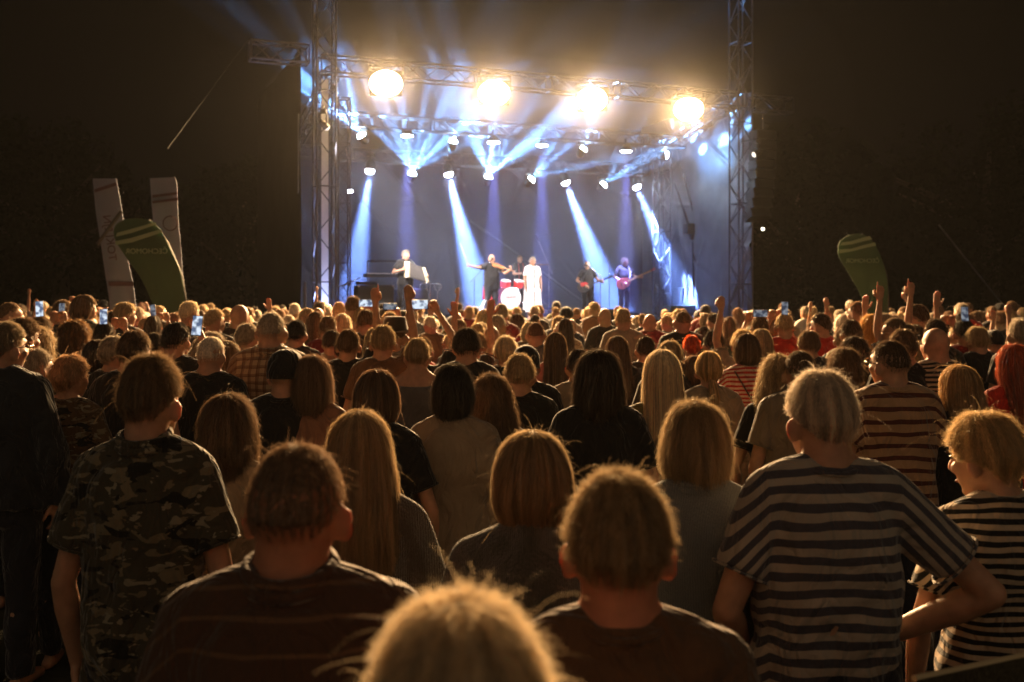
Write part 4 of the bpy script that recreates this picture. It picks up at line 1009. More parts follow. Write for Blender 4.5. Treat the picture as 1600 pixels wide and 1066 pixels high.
def by_hand(px, py, d, pose, label, side=1, tip=None, **kw):
    """a person placed so that the raised hand's tip is seen at (px, py)"""
    e, w_, dd, pm, sh = ARMS[pose] if isinstance(pose, str) else pose
    dn = Vector(dd).normalized(); reach = .175 if sh in ('open','point','two') else .10
    tz = w_[2] + dn.z*reach; tx = side*(w_[0] + dn.x*reach)
    sc = (HC + (HY-py)*d/F)/tz
    x = (px-800)/F*d - tx*sc
    pz = (pose, 'down') if side > 0 else ('down', pose)
    if kw.get('both'): kw.pop('both'); pz = (pose, pose)
    lod = 2 if d < 9.5 else 3
    o = person(x, d, sc, 0, pose=pz, lod=lod, seed=int(px), label=label, **kw)
    hd = 800 + F*x/d; PEOPLE.append(dict(px=hd, py=HY + (HC-1.73*sc)*F/d, w=.16*F/d, d=d, o=o, sc=sc, desc=None))
    return o
by_hand(583, 436, 7.4, 'up_point', 'person in black pointing one finger high before the black cases', side=1, hair='short', hc='brown', cc='black')
by_hand(637, 447, 7.0, 'up_fist', 'person raising a fist below the accordion player', side=1, hair='short', hc='dblond', cc='brown')
by_hand(708, 466, 9.0, 'up_open', 'person raising an open hand left of the violinist', side=-1, hair='short', hc='dblond', cc='tan', sleeve='short')
by_hand(768, 462, 8.0, 'up_open', 'person raising an open hand below the violinist', side=1, hair='messy', hc='dblond', cc='dark')
by_hand(1129, 464, 8.0, 'up_fist', 'person raising a fist left of the right tower', side=-1, hair='messy', hc='blond', cc='tan')
by_hand(1380, 434, 8.2, 'up_point', 'person pointing high at the right green flag', side=-1, hair='short', hc='brown', cc='dark')
by_hand(1358, 456, 9.2, 'up_open', 'person raising a spread hand beneath the right green flag', side=1, hair='short', hc='brown', cc='dark')
by_hand(1428, 429, 8.6, 'up_point', 'person raising one finger right of the green flag', side=-1, hair='short', hc='dark', cc='dark')
by_hand(1471, 450, 9.0, 'up_open', 'person with a flat raised hand on the right', side=1, hair='short', hc='dark', cc='dark')
by_hand(1293, 466, 12.0, 'up_fist', 'person with a small raised fist between right tower and green flag', side=1, hair='short', hc='brown', cc='dark')
by_hand(1556, 476, 10.0, 'up_point', 'person pointing toward the stage near the right edge', side=-1, hair='short', hc='brown', cc='dark')
by_hand(1580, 476, 9.6, 'clap' if False else 'up_fist', 'person with raised fist near the right edge', side=1, hair='cap', hc='brown', cc='dark')
by_hand(417, 462, 11.5, 'up_open', 'person with a raised open hand above the plaid man', side=-1, hair='short', hc='dark', cc='dark')
o_ph = by_hand(672, 470, 7.6, 'phone_high', 'person in black holding a wide phone up with both hands', side=1, both=True, hair='short', hc='brown', cc='black')
# phones: things held in the hands
def phone(c, label, wide=False, tilt=0.0, dim=False):
    c = Vector(c); root = empty('phone', c, label=label, cat='phone', group='phones held up above the crowd')
    w, h = (.140, .068) if wide else (.064, .130)
    rot = Euler((R(-8), R(tilt), 0)).to_matrix()
    b = MB(); b.box(c, (w, .009, h), rot, .003); b.build('phone_body', M['black'], root)
    s = MB(); s.box(c + rot @ Vector((0,-.0055,0)), (w*.93, .002, h*.93), rot); s.build('screen', M['screen_dim' if dim else 'screen'], root)
    return root
def screen_mat(es):
    m = mat('lit_screen', (.02,.02,.02), .2); nt = m.node_tree; N, L = nt.nodes, nt.links; b = N['Principled BSDF']
    tc = N.new('ShaderNodeTexCoord'); nz = N.new('ShaderNodeTexNoise'); nz.inputs['Scale'].default_value = 26; nz.inputs['Detail'].default_value = 1
    L.new(tc.outputs['Object'], nz.inputs['Vector']); cr = N.new('ShaderNodeValToRGB'); e = cr.color_ramp.elements
    e[0].position = .42; e[0].color = (.10,.14,.24,1); e[1].position = .60; e[1].color = (.75,.86,1,1)
    L.new(nz.outputs['Fac'], cr.inputs[0]); L.new(cr.outputs[0], b.inputs['Emission Color']); b.inputs['Emission Strength'].default_value = es
    m.cycles.emission_sampling = 'NONE'; return m
M['screen'] = screen_mat(1.0); M['screen_dim'] = screen_mat(.28)
phone(P(308,509,6.35), 'phone with bright blue screen held by the black-haired man on the left', tilt=4)
phone(P(162,495,8.2), 'brightest phone on the left, white screen, held upright', tilt=-3)
phone(P(62,483,8.0), 'phone with blue screen on the far left edge of the crowd', tilt=-6)
phone(P(97,483,10.6), 'phone in front of a face on the far left', dim=True)
phone(P(239,485,11), 'small thin lit phone below the left green flag', tilt=-8, dim=True)
phone(P(654,476,7.1), 'wide phone held up with both hands below the accordion player', wide=True)
phone(P(572,474,9.5), 'wide lit phone left of the pointing arm before the cases', wide=True)
phone(P(609,479,10), 'dim wide phone right of the pointing arm', wide=True, dim=True)
phone(P(1226,482,9.5), 'small lit phone right of the right tower', tilt=2, dim=True)
phone(P(1188,490,9.5), 'grey wide phone below the right tower', wide=True, dim=True)
phone(P(1507,491,8.6), 'white lit phone held upright on the far right', dim=True)
def holder(px, py, d, label, **kw):
    sc = (HC + (HY-py)*d/F - .02)/1.73; 
    o = person((px-800)/F*d, d+.36*0, sc, 0, pose=('phone','phone'), lod=3 if d > 9.4 else 2, seed=int(px), label=label, **kw)
    PEOPLE.append(dict(px=px, py=HY + (HC-1.73*sc)*F/d, w=.16*F/d, d=d, o=o, sc=sc, desc=None))
for (px, py, d, label, kw) in ((162,500,8.5,'person holding up the brightest phone on the left',dict(hair='short',hc='dark',cc='brown')),(62,490,8.35,'person on the far left lifting a phone with both hands',dict(hair='short',hc='brown',cc='dark')),
    (239,490,11.3,'person with a small phone below the left green flag',dict(hair='long',hc='dark',cc='dark',female=True)),(572,480,9.9,'person filming with a wide phone before the black cases',dict(hair='short',hc='brown',cc='dark')),
    (609,484,10.35,'person with a dim wide phone right of the pointing arm',dict(hair='short',hc='dblond',cc='dark')),(1226,487,9.9,'person with a lit phone right of the right tower',dict(hair='short',hc='dblond',cc='red')),
    (1188,490,9.9,'person with a grey phone below the right tower',dict(hair='short',hc='brown',cc='dark')),(1507,496,9.0,'person filming with a white phone on the far right',dict(hair='short',hc='black',cc='wine'))):
    holder(px, py, d, label, **kw)

# the rest of the crowd, row by row up to the stage
rr = random.Random(5)
LAND = [(0,'at the far left'),(110,'left of the white banners'),(185,'below the left white banner'),(262,'below the left green flag'),(360,'between left flag and left tower'),(455,'just left of the left tower'),(508,'below the left tower'),(560,'before the black cases'),(635,'below the accordion player'),(705,'between accordion and violin players'),(765,'below the violinist'),(832,'below the singer'),(885,'between singer and guitarist'),(920,'below the guitarist'),(975,'below the bass player'),(1036,'below the back right tower'),(1090,'below the stacked speakers'),(1157,'below the right tower'),(1225,'right of the right tower'),(1300,'left of the right green flag'),(1350,'below the right green flag'),(1430,'right of the right green flag'),(1510,'below the leaning mast'),(1590,'at the far right')]
HN = dict(short='short', crop='cropped', messy='tousled', buzz='stubbly', bald='bald', long='long', long_straight='long straight', long_wavy='wavy', bob='bobbed', curly='curly', ponytail='ponytailed', cap='capped', balding='thinning')
CN = dict(blond='blond', pale='pale blond', dblond='sandy', brown='brown', dark='dark brown', black='black', grey='grey', white='white', red='red', auburn='auburn', ginger='ginger')
LN = dict(black='black', dark='dark', navy='navy', grey='grey', lgrey='light grey', tan='tan', beige='beige', white='white', red='red', pink='pink', olive='olive', brown='brown', mustard='yellow', wine='wine-red', green='dark green', denim='denim', peach='peach')
USED = {p['o']['label'] for p in PEOPLE}
def auto_label(px, py, d, hair, hc, cc):
    a = ('bald person' if hair == 'bald' else 'person with black cap' if hair == 'cap' else f'person with {HN[hair]} {CN[hc]} hair'); b = f'{LN[cc]} top'
    land = min(LAND, key=lambda q: abs(q[0]-px))[1]
    row = 'nearer rows' if d < 10 else 'middle rows' if d < 13 else 'farther rows' if d < 17 else 'rows at the stage'
    near = sorted((q for q in PEOPLE if q.get('desc2') or (q['d'] < 12 and not q.get('auto'))), key=lambda q: math.hypot(q['px']-px, (q['py']-py)*2))[:10]
    opts = [f'{a} in {b}, {row} {land}', f'{a}, {b}, {row} {land}']
    for q in near:
        lb = q['o']['label']; cut = lb.split(',')[0].split(' in front of')[0].split(' behind')[0].split(' beside')[0].split(' left of')[0].split(' right of')[0]
        if len(cut.split()) > 9: continue
        rel = ('just left of' if px < q['px']-q['w']*.4 else 'just right of' if px > q['px']+q['w']*.4 else 'straight above')
        opts.append(f'{a}, {rel} the {cut}')
    for o_ in opts:
        if 4 <= len(o_.replace('-', ' ').split()) <= 16 and o_ not in USED: USED.add(o_); return o_, None
    return f'{a} in {b}, {row} {land}', None
spots = []
d = 7.6
while d < 21.5:
    w = 1.03*d + 1.2; gap = .60 + .009*d; n = int(w/gap)
    for i in range(n):
        x = -w/2 + (i + .5)*gap + rr.uniform(-.17, .17) + (gap*.5 if int(d*10) % 2 else 0); y = d + rr.uniform(-.30, .30)
        spots.append((x, y))
    d += .86 + d*.012
autos = 0
for (x, y) in spots:
    fem = rr.random() < .45
    hair = rr.choice(('long','long_straight','bob','bob','long_wavy','ponytail','curly','messy','short')) if fem else rr.choice(('short','short','short','buzz','crop','messy','buzz','bald','short','cap'))
    sc = (rr.gauss(.970, .032) if fem else rr.gauss(1.020, .038)); sc = min(1.08, max(.91, sc))
    px = 800 + F*x/y; top = (1.600+.127)*sc; py = HY + (HC-top)*F/y; hwp = .17*F/y
    # nobody stands where another person already stands, and the pictured heads stay in view
    bad = False
    for q in PEOPLE:
        if abs(q['o'].location.x - x) < .42 and abs(q['o'].location.y - y) < .42: bad = True; break
        if not q.get('auto') and y < q['d'] and abs(q['px']-px) < (q['w']+hwp)*.42 and py < q['py'] + q['w']*1.1: bad = True; break
    st_ = S(0,0); # keep clear of the stage front
    if (y - 24) > S22/C22*(x + 4.52) - 1.2: bad = True
    if bad or abs(px-800) > 830: continue
    hc = rr.choice(('brown','brown','dark','dark','black','dblond','dblond','blond' if fem else 'grey','auburn','grey','white','pale' if fem else 'grey'))
    cc = rr.choice(('black','black','dark','dark','navy','navy','grey','grey','tan','brown','lgrey','green','denim','red','wine','olive','peach','lgrey','white'))
    u = rr.random(); pose = D2
    if y > 9.5 and u < .035: pose = rr.choice((('up_open','down'),('down','up_fist'),('phone_high','down'),('clap','clap')))
    yaw = rr.choice((0,0,0,-25,25,45)) if px > 300 else rr.choice((-25,-25,-50,0))
    if px > 1250: yaw = rr.choice((25,25,50,0))
    xt = (strap(rr.choice((-1,1))),) if rr.random() < .10 else ('glasses',) if rr.random() < .12 else ()
    lb, gr = auto_label(px, py, y, hair, hc, cc)
    pitch, roll = rr.choice(((0,0),(0,0),(-9,6),(6,-7),(-12,0)))
    o = person(x, y, sc, rr.uniform(-34,34), extra=xt, pitch=pitch, roll=roll, bw=rr.uniform(.92,1.07), hair=hair, hc=hc, cc=cc, female=fem, pose=pose, yaw=yaw, lod=2 if y < 8.6 else 3, seed=rr.randrange(999), label=lb, group=gr, skin=(SKIN[0]*rr.uniform(.8,1.1), SKIN[1]*rr.uniform(.8,1.1), SKIN[2]*rr.uniform(.8,1.1)))
    PEOPLE.append(dict(px=px, py=py, w=hwp, d=y, o=o, sc=sc, desc=None, auto=True)); autos += 1
for q in PEOPLE: q['o']['group'] = 'people standing in the crowd'
print('crowd', len(PEOPLE), 'autos', autos, 'meshes', len(CACHE))
# ------------------------------------------------------------------ the band
MW = {k: mat('band_'+k, v, .4, noise=.06, nscale=8) for k, v in dict(coral=(.45,.09,.05), red=(.55,.03,.03), cream=(.75,.62,.38), wood=(.42,.15,.04), maple=(.60,.36,.15), white=(.78,.76,.72), darkred=(.30,.02,.02), pearl=(.80,.70,.66)).items()}
def band(px, py, s_, label, turn=0, z0=DECK, **kw):
    p = Sz(px, py, s_); hgt = p.z - z0; top = HEADC.z + .125
    sc = hgt/top
    o = person(p.x, p.y, sc, 180+22+turn, lod=1, seed=px, label=label, z=z0, **kw)
    return o
def at_body(o, v): return o.matrix_basis @ Vector(v)
# poses: the first entry is the person's right... local +x side is the screen's left when facing the crowd
ACC = (((.315,.06,1.17),(.135,.24,1.24),(-.4,.5,.6),(-1,.2,0),'relaxed'), ((.30,.13,1.15),(.44,.26,1.13),(.3,.5,-.3),(-1,.2,0),'hold'))
acc = band(633, 391, 2.0, 'accordion player in black with short grey hair, singing to the right', hair='short', hc='grey', cc='black', pose=ACC, yaw=35, turn=0, heavy=1.12)
VIO = (((.40,.06,1.36),(.64,.16,1.40),(1,.25,.3),(0,.3,-1),'fist'), ((.30,.22,1.22),(.36,.46,1.30),(-.1,.2,1),(-1,0,0),'hold'))
vio = band(768, 397, 2.0, 'bald violinist in black stretching his bow arm wide to the left', hair='bald', cc='black', pose=VIO, yaw=-8, heavy=1.18)
DRU = (((.27,.16,1.12),(.16,.40,1.14),(-.2,1,.2),(0,0,-1),'fist'), ((.27,.16,1.12),(.16,.40,1.10),(-.2,1,.2),(0,0,-1),'fist'))
dru = band(812, 399, 4.3, 'drummer in a black vest with a red trim behind the drum kit', z0=DECK+.25, hair='buzz', hc='brown', cc='black', pose=DRU, yaw=10, heavy=1.0)
SIN = (((.235,.0,1.12),(.235,.06,.88),(0,.12,-1),(-1,0,0),'relaxed'), ((.235,.0,1.12),(.235,.06,.88),(0,.12,-1),(-1,0,0),'relaxed'))
sin_ = band(832, 402, 1.5, 'singer with short fair hair in a long white dress at the microphone', hair='short', hc='white', cc=(.86,.80,.74), pose=SIN, female=False, dress=True, heavy=1.05, tr=(.8,.75,.7))
GTR = (((.32,-.03,1.14),(.10,.20,1.00),(-.7,.4,-.5),(0,-1,-.2),'relaxed'), ((.30,.08,1.15),(.42,.30,1.08),(-.2,.3,.8),(-1,0,.2),'hold'))
gtr = band(918, 408, 2.2, 'bald guitarist in black T-shirt and sunglasses', hair='bald', cc='black', pose=GTR, yaw=-25, pitch=-8, extra=('sunglasses',), heavy=1.05, turn=-15)
BAS = (((.31,-.02,1.16),(.12,.20,1.02),(-.7,.4,-.5),(0,-1,-.2),'relaxed'), ((.31,.10,1.18),(.44,.30,1.16),(-.2,.3,.8),(-1,0,.2),'hold'))
bas = band(975, 403, 3.2, 'bass player with dark wavy hair and black T-shirt looking left', hair='messy', hc='brown', cc='black', pose=BAS, yaw=35)
def inst(o, name, label, cat):
    """an instrument held by o: built in o's local frame, placed as its own thing"""
    r = empty(name, (0,0,0), label=label, cat=cat); r.matrix_basis = o.matrix_basis.copy(); return r
def piece(root, name, mb, m):
    ob = bpy.data.objects.new(name, mb.mesh(name, m)); COL.objects.link(ob); ob.parent = root
    try: ob.data.set_sharp_from_angle(angle=R(38))
    except Exception: pass
    return ob
# accordion: keyboard half, pleated bellows opened to the player's left, bass half
r = inst(acc, 'accordion', 'cream piano accordion opened wide by the player in black', 'accordion')
m_ = MB(); m_.box((.02,.235,1.24), (.11,.16,.40), None, .02); piece(r, 'keyboard_side', m_, MW['cream'])
k = MB()
for i in range(14): k.box((.045,.318,1.065 + i*.026), (.055,.012,.022))
piece(r, 'key_row', k, MW['white'])
bl = MB()
for i in range(15):
    u = i/14; bl.box((-.05 - .33*u, .24, 1.235 - .11*u), (.012 if i % 2 else .020, .145 if i % 2 else .168, .33 if i % 2 else .37), Euler((0, R(12*u+4), 0)).to_matrix())
piece(r, 'bellows', bl, mat('bellows_fold', (.10,.09,.08), .6))
m_ = MB(); m_.box((-.43,.24,1.11), (.085,.165,.38), Euler((0,R(16),0)).to_matrix(), .02); piece(r, 'bass_side', m_, MW['cream'])
m_ = MB(); m_.tube([(.09,.14,1.42),(.10,.0,1.49),(.11,-.12,1.40)], .022, n=8, ex=.3, up=(1,0,0)); m_.tube([(-.10,.14,1.40),(-.11,.0,1.49),(-.11,-.12,1.40)], .022, n=8, ex=.3, up=(1,0,0)); piece(r, 'shoulder_strap', m_, M['leather'])
# string instruments
def string_body(lower, waist, upper, L_, th, n=40):
    pts = []
    for i in range(n):
        a = 2*PI*i/n; z = math.cos(a); x = math.sin(a)
        w = lower if z < 0 else upper; w2 = w*(1-.0*z); k = math.exp(-((z-.12)/.28)**2); xx = x*(w2*(1-k) + waist*k*1.25)
        pts.append((xx, z*L_/2))
    mb = MB(); mb.prism(pts, th); return mb
def stringed(root, c, dirv, front, body_m, Lb, lower, waist, upper, th, Ln, head_m, neck_m, guard=None):
    """body centred at c, neck along dirv, front facing 'front'"""
    dz = Vector(dirv).normalized(); fy = Vector(front); fy = (fy - dz*fy.dot(dz)).normalized(); x = fy.cross(dz)
    Mx = Matrix((x, fy, dz)).transposed().to_4x4(); Mx.translation = Vector(c)
    b = string_body(lower, waist, upper, Lb, th); b.v = [tuple(Mx @ Vector(p)) for p in b.v]; piece(root, 'body', b, body_m)
    nk = MB(); nk.box((0, th*.4, Lb*.30 + Ln/2), (lower*.28, th*.35, Ln)); nk.v = [tuple(Mx @ Vector(p)) for p in nk.v]; piece(root, 'neck', nk, neck_m)
    hd = MB(); z = Lb*.30 + Ln; hd.prism([(-lower*.15,z),(lower*.15,z),(lower*.26,z+Lb*.30),(-lower*.12,z+Lb*.34)], th*.35, Matrix.Translation((0,th*.4,0))); hd.v = [tuple(Mx @ Vector(p)) for p in hd.v]; piece(root, 'headstock', hd, head_m)
    bs = MB(); bs.box((0, th*.55, -Lb*.18), (lower*.7, th*.25, Lb*.05)); bs.v = [tuple(Mx @ Vector(p)) for p in bs.v]; piece(root, 'bridge', bs, M['chrome'])
    if guard:
        g_ = MB(); g_.prism([(lower*.1,-Lb*.25),(lower*.75,-Lb*.2),(lower*.6,Lb*.15),(lower*.15,Lb*.28)], .004, Matrix.Translation((0,th*.53,0))); g_.v = [tuple(Mx @ Vector(p)) for p in g_.v]; piece(root, 'pickguard', g_, guard)
r = inst(vio, 'violin', 'orange brown violin tucked under the bald violinist\'s chin', 'violin')
stringed(r, (-.12,.20,1.40), (-.85,.75,-.42), (.1,.4,1), MW['wood'], .36, .105, .055, .085, .04, .22, MW['wood'], MW['maple'])
r = inst(vio, 'violin_bow', 'thin violin bow pointing up from the violinist\'s outstretched hand', 'bow')
w = Vector((.71,.19,1.43)); dv = Vector((.42,.1,.95)).normalized()
m_ = MB(); m_.tube([w - dv*.06, w + dv*.62], .006, n=6); piece(r, 'stick', m_, MW['wood'])
m_ = MB(); m_.tube([w - dv*.02 + Vector((.02,0,-.01)), w + dv*.60 + Vector((.012,0,0))], .003, n=5); piece(r, 'bow_hair', m_, MW['white'])
r = inst(gtr, 'electric_guitar', 'black electric guitar with red pickguard held by the bald guitarist', 'guitar')
stringed(r, (.12,.19,.96), (-.92,.12,.34), (0,1,.1), M['tolex'], .46, .19, .12, .15, .045, .60, M['tolex'], M['tolex'], MW['red'])
m_ = MB(); m_.tube([(.20,.10,1.02),(.14,.15,1.25),(.0,.10,1.46),(-.08,-.05,1.48),(-.05,-.15,1.30)], .024, n=8, ex=.2, up=(0,1,0)); piece(r, 'strap', m_, M['leather'])
r = inst(bas, 'bass_guitar', 'red bass guitar with long neck pointing right, held by the bass player', 'guitar')
stringed(r, (.12,.20,.99), (-.92,.12,.40), (0,1,.1), MW['coral'], .44, .17, .115, .14, .045, .78, MW['coral'], MW['maple'], None)
m_ = MB(); m_.tube([(-.10,.17,1.14),(-.13,.15,1.30),(-.10,.06,1.47)], .030, n=8, ex=.2, up=(0,1,0)); piece(r, 'strap', m_, MW['white'])
# drummer's red trim
tr = MB()
for q in (-1,1): tr.tube([(q*.075,.06,1.47),(q*.085,.135,1.36),(q*.08,.145,1.15),(q*.08,.14,.95)], .016, n=8, ex=.3, up=(0,1,0))
ob = bpy.data.objects.new('trim', tr.mesh('trim', MW['red'])); COL.objects.link(ob); ob.parent = dru
# microphones on stands
def mic_stand(c, h, label, boom=None, cast=True):
    c = Vector(c); r = empty('microphone_stand', c, label=label, cat='microphone stand', group='microphone stands on the stage')
    b = MB(); b.disc(c + Vector((0,0,.015)), (0,0,1), .14, .03); b.build('base', M['black'], r)
    p_ = MB(); p_.tube([c, c + Vector((0,0,h))], .012, n=8); p_.build('pole', M['chrome'], r)
    tip = c + Vector((0,0,h))
    if boom is not None: q = MB(); q.tube([tip - Vector(boom)*.3, tip + Vector(boom)], .009, n=8); q.build('boom', M['chrome'], r); tip = tip + Vector(boom)
    mm = MB(); dv = (Vector(boom).normalized() if boom is not None else Vector((S22*.3,-C22*.3,.8)).normalized())
    mm.tube([tip, tip + dv*.13], [.012,.018], n=10); mm.ell(tip + dv*.16, .028, nu=12, nv=8); mm.build('microphone', M['black'], r)
    return r
def fl_pt(px, s_): return S(St(px, s_), s_, DECK)
TOC = Vector((S22, -C22, 0)); RT = Vector((C22, S22, 0))
mic_stand(fl_pt(835, 1.1), 1.38, 'straight microphone stand in front of the singer in white')
mic_stand(fl_pt(741, 1.6), 1.15, 'microphone stand with boom reaching up to the violinist', boom=RT*.42 + Vector((0,0,.42)))
mic_stand(fl_pt(938, 1.7), 1.25, 'microphone stand between guitarist and bass player', boom=-RT*.30 + Vector((0,0,.20)))
mic_stand(fl_pt(757, 3.9), 1.75, 'tall thin microphone stand behind the violinist')
mic_stand(fl_pt(952, 3.0), 1.60, 'thin microphone stand left of the bass player', boom=-RT*.12 + Vector((0,0,.25)))
mic_stand(fl_pt(858, 3.2), 1.55, 'tall cymbal microphone stand with bent boom right of the singer', boom=-RT*.35 + Vector((0,0,.75)))
mic_stand(fl_pt(684, 2.4), .80, 'low microphone stand right of the accordion player')
# drum kit on a riser
rs_ = empty('drum_riser', S(St(808,4.2),4.2,DECK), label='low black riser carrying the drum kit', cat='riser')
b = MB(); c = S(St(808,4.2),4.2,DECK+.12); b.box(c, (2.6,2.0,.24), Matrix.Rotation(R(22),3,'Z')); b.build('riser_box', M['tolex'], rs_)
kc = S(St(803,3.5),3.5,DECK+.25)
kit = empty('drum_kit', kc, label='red drum kit with a big white bass drum head behind the singer', cat='drum kit')
def drum(c, dv, r, dpt, name, head=True, body='red'):
    c = Vector(c); dv = Vector(dv).normalized(); m1 = MB(); m1.tube([c - dv*dpt, c], [r, r], n=32); sh = m1.build(name, MW[body], kit)
    m2 = MB(); m2.torus(c, dv, r+.004, .014, n=36, m=8); m2.torus(c - dv*dpt, dv, r+.004, .014, n=36, m=8); hp = m2.build('hoop', M['chrome'], sh)
    m3 = MB(); m3.disc(c + dv*.006, dv, r*.97, .008, n=36); m3.build('drum_head', MW['pearl'], sh)
    return sh
bd = kc + Vector((0,0,.34)) - RT*.10
drum(bd, TOC, .33, .42, 'bass_drum')
lg = MB()
for i, a in enumerate((-.135,-.045,.045,.135)): lg.torus(bd + TOC*.014 + RT*a + Vector((0,0,.03)), TOC, .036, .011, n=20, m=6)
lg.build('drum_lettering', mat('pink_print', (.62,.12,.12), .5), kit)
drum(kc + RT*-.22 + Vector((0,0,.86)) - TOC*.1, (TOC*.3 + Vector((0,0,1))), .15, .2, 'tom_drum'); drum(kc + RT*.20 + Vector((0,0,.86)) - TOC*.1, (TOC*.3 + Vector((0,0,1))), .15, .2, 'tom_drum')
drum(kc + RT*-.72 - TOC*.1 + Vector((0,0,.72)), (TOC*.12 + Vector((0,0,1))), .21, .42, 'floor_tom'); drum(kc + RT*.62 - TOC*.3 + Vector((0,0,.70)), (TOC*.1 + Vector((0,0,1))), .18, .16, 'snare_drum', body='white')
for (a, b_, h, tl, rr_) in ((-.95,.1,1.30,.25,.24),(.85,.1,1.35,-.25,.25),(.55,-.45,1.05,0,.18)):
    c = kc + RT*a + TOC*b_; cm = MB(); cm.tube([c + Vector((0,0,h-.02)), c + Vector((0,0,h)), c + Vector((0,0,h+.03))], [rr_*.98, rr_, .02], n=28); ct = cm.build('cymbal', mat('brass', (.75,.52,.2), .25, 1.0), kit)
    s2 = MB(); s2.tube([c, c + Vector((0,0,h))], .013, n=8)
    for q in range(3): an = q*2.1; s2.tube([c + Vector((0,0,.30)), c + Vector((math.cos(an)*.28, math.sin(an)*.28, .01))], .010, n=6)
    s2.build('cymbal_stand', M['chrome'], kit)
for q in (-1, 1):
    s2 = MB(); s2.tube([bd + RT*q*.28 - TOC*.1, bd + RT*q*.46 + TOC*.12 - Vector((0,0,.33))], .012, n=8); s2.build('leg', M['chrome'], kit)
st_ = empty('drum_throne', fl_pt(812,4.3) + Vector((0,0,.25)), label='round drum stool behind the kit', cat='stool')
b = MB(); c0 = fl_pt(812,4.5) + Vector((0,0,.25)); b.disc(c0 + Vector((0,0,.5)), (0,0,1), .17, .08); b.build('seat', M['leather'], st_)
b = MB(); b.tube([c0, c0 + Vector((0,0,.48))], .02); b.build('leg', M['chrome'], st_)
# cases, keyboards and speakers
def cabinet(px, s_, w, dp, h, label, z=DECK, cat='speaker', group=None, grille=True, turn=0, name='speaker_cabinet'):
    c = S(St(px, s_), s_, z); rot = Matrix.Rotation(R(22+turn),3,'Z'); r = empty(name, c, label=label, cat=cat, group=group)
    b = MB(); b.box(c + Vector((0,0,h/2)), (w, dp, h), rot, .02); b.build('cabinet', M['tolex'], r)
    if grille:
        fv = rot @ Vector((0,-1,0)); g_ = MB(); g_.box(c + fv*(dp/2+.006) + Vector((0,0,h/2)), (w*.86, .012, h*.84), rot, .004); g_.build('grille', M['rubber'], r)
    e = MB()
    for qx in (-1,1):
        for qz in (0,1): e.box(c + rot @ Vector((qx*(w/2-.02), -(dp/2-.02), 0)) + Vector((0,0,.03 + qz*(h-.06))), (.055,.055,.055), rot, .01)
    e.build('corner_guard', M['chrome'] if not grille else M['black'], r)
    return r
cabinet(640, 2.9, .9,.55,.86, 'second black case directly behind the accordion player', grille=False, cat='flight case', name='flight_case')
cabinet(584, 2.3, .98,.55,.95, 'black flight case under the keyboards, left of the accordion player', grille=False, cat='flight case', name='flight_case')
cabinet(1074, 4.4, .75,.6,.92, 'lower black speaker cabinet left of the tall one', group='speakers stacked at the back right'); cabinet(1103, 4.3, .85,.65,.95, 'tall black speaker cabinet beside the right tower', group='speakers stacked at the back right')
cabinet(1062, 3.6, 1.0,.5,.36, 'wide low black wedge speaker before the cabinets', group='speakers stacked at the back right')
cabinet(921, .5, .62,.42,.30, 'low floor monitor in front of the guitarist', turn=180, group='floor monitors'); cabinet(800, .5, .62,.42,.30, 'low floor monitor in front of the drum kit', turn=180, group='floor monitors'); cabinet(955, .7, .62,.42,.30, 'low floor monitor in front of the bass player', turn=180, group='floor monitors')
kb = empty('keyboard', S(St(600,2.8),2.8,DECK+1.25), label='electronic keyboard on a two-tier stand left of the accordion', cat='keyboard', group=None)
rot = Matrix.Rotation(R(22),3,'Z')
c = S(St(600,2.8),2.8,DECK+1.22); b = MB(); b.box(c, (1.1,.32,.09), rot, .01); b.build('keyboard_case', M['black'], kb); b = MB(); b.box(c + Vector((0,0,.40)) + rot @ Vector((.1,.1,0)), (.95,.28,.07), rot, .01); b.build('upper_keyboard', M['black'], kb)
b = MB(); b.box(c + rot @ Vector((0,-.10,.055)), (1.0,.10,.012), rot); b.build('key_row', MW['white'], kb)
b = MB()
for q in (-.45,.45): b.tube([c + rot @ Vector((q,0,-1.2)), c + rot @ Vector((q,.05,.42))], .018); b.tube([c + rot @ Vector((q,-.2,-.05)), c + rot @ Vector((q,.2,-.05))], .015)
b.build('stand', M['chrome'], kb)
mx = empty('mixing_desk', S(St(572,2.2),2.2,DECK+.95), label='small mixing desk with open lid on the flight case', cat='mixer')
c = S(St(572,2.2),2.2,DECK+1.0); b = MB(); b.box(c, (.5,.4,.08), rot, .01); b.build('mixer_body', M['black'], mx); b = MB(); b.box(c + rot @ Vector((-.42,.1,.02)), (.62,.30,.015), rot @ Euler((0,R(-24),0)).to_matrix()); b.build('lid', MW['white'], mx)
pd = empty('percussion_stand', fl_pt(672,2.8), label='small percussion rack right of the accordion player', cat='percussion'); c = fl_pt(672,2.8)
b = MB(); b.tube([c, c+Vector((0,0,1.0))], .014); b.tube([c - RT*.25 + Vector((0,0,1.0)), c + RT*.30 + Vector((0,0,1.0))], .012); b.build('stand', M['chrome'], pd)
for a in (-.2, .22): q = MB(); q.torus(c + RT*a + Vector((0,0,.92)), TOC, .10, .014); q.build('tambourine', M['chrome'], pd)
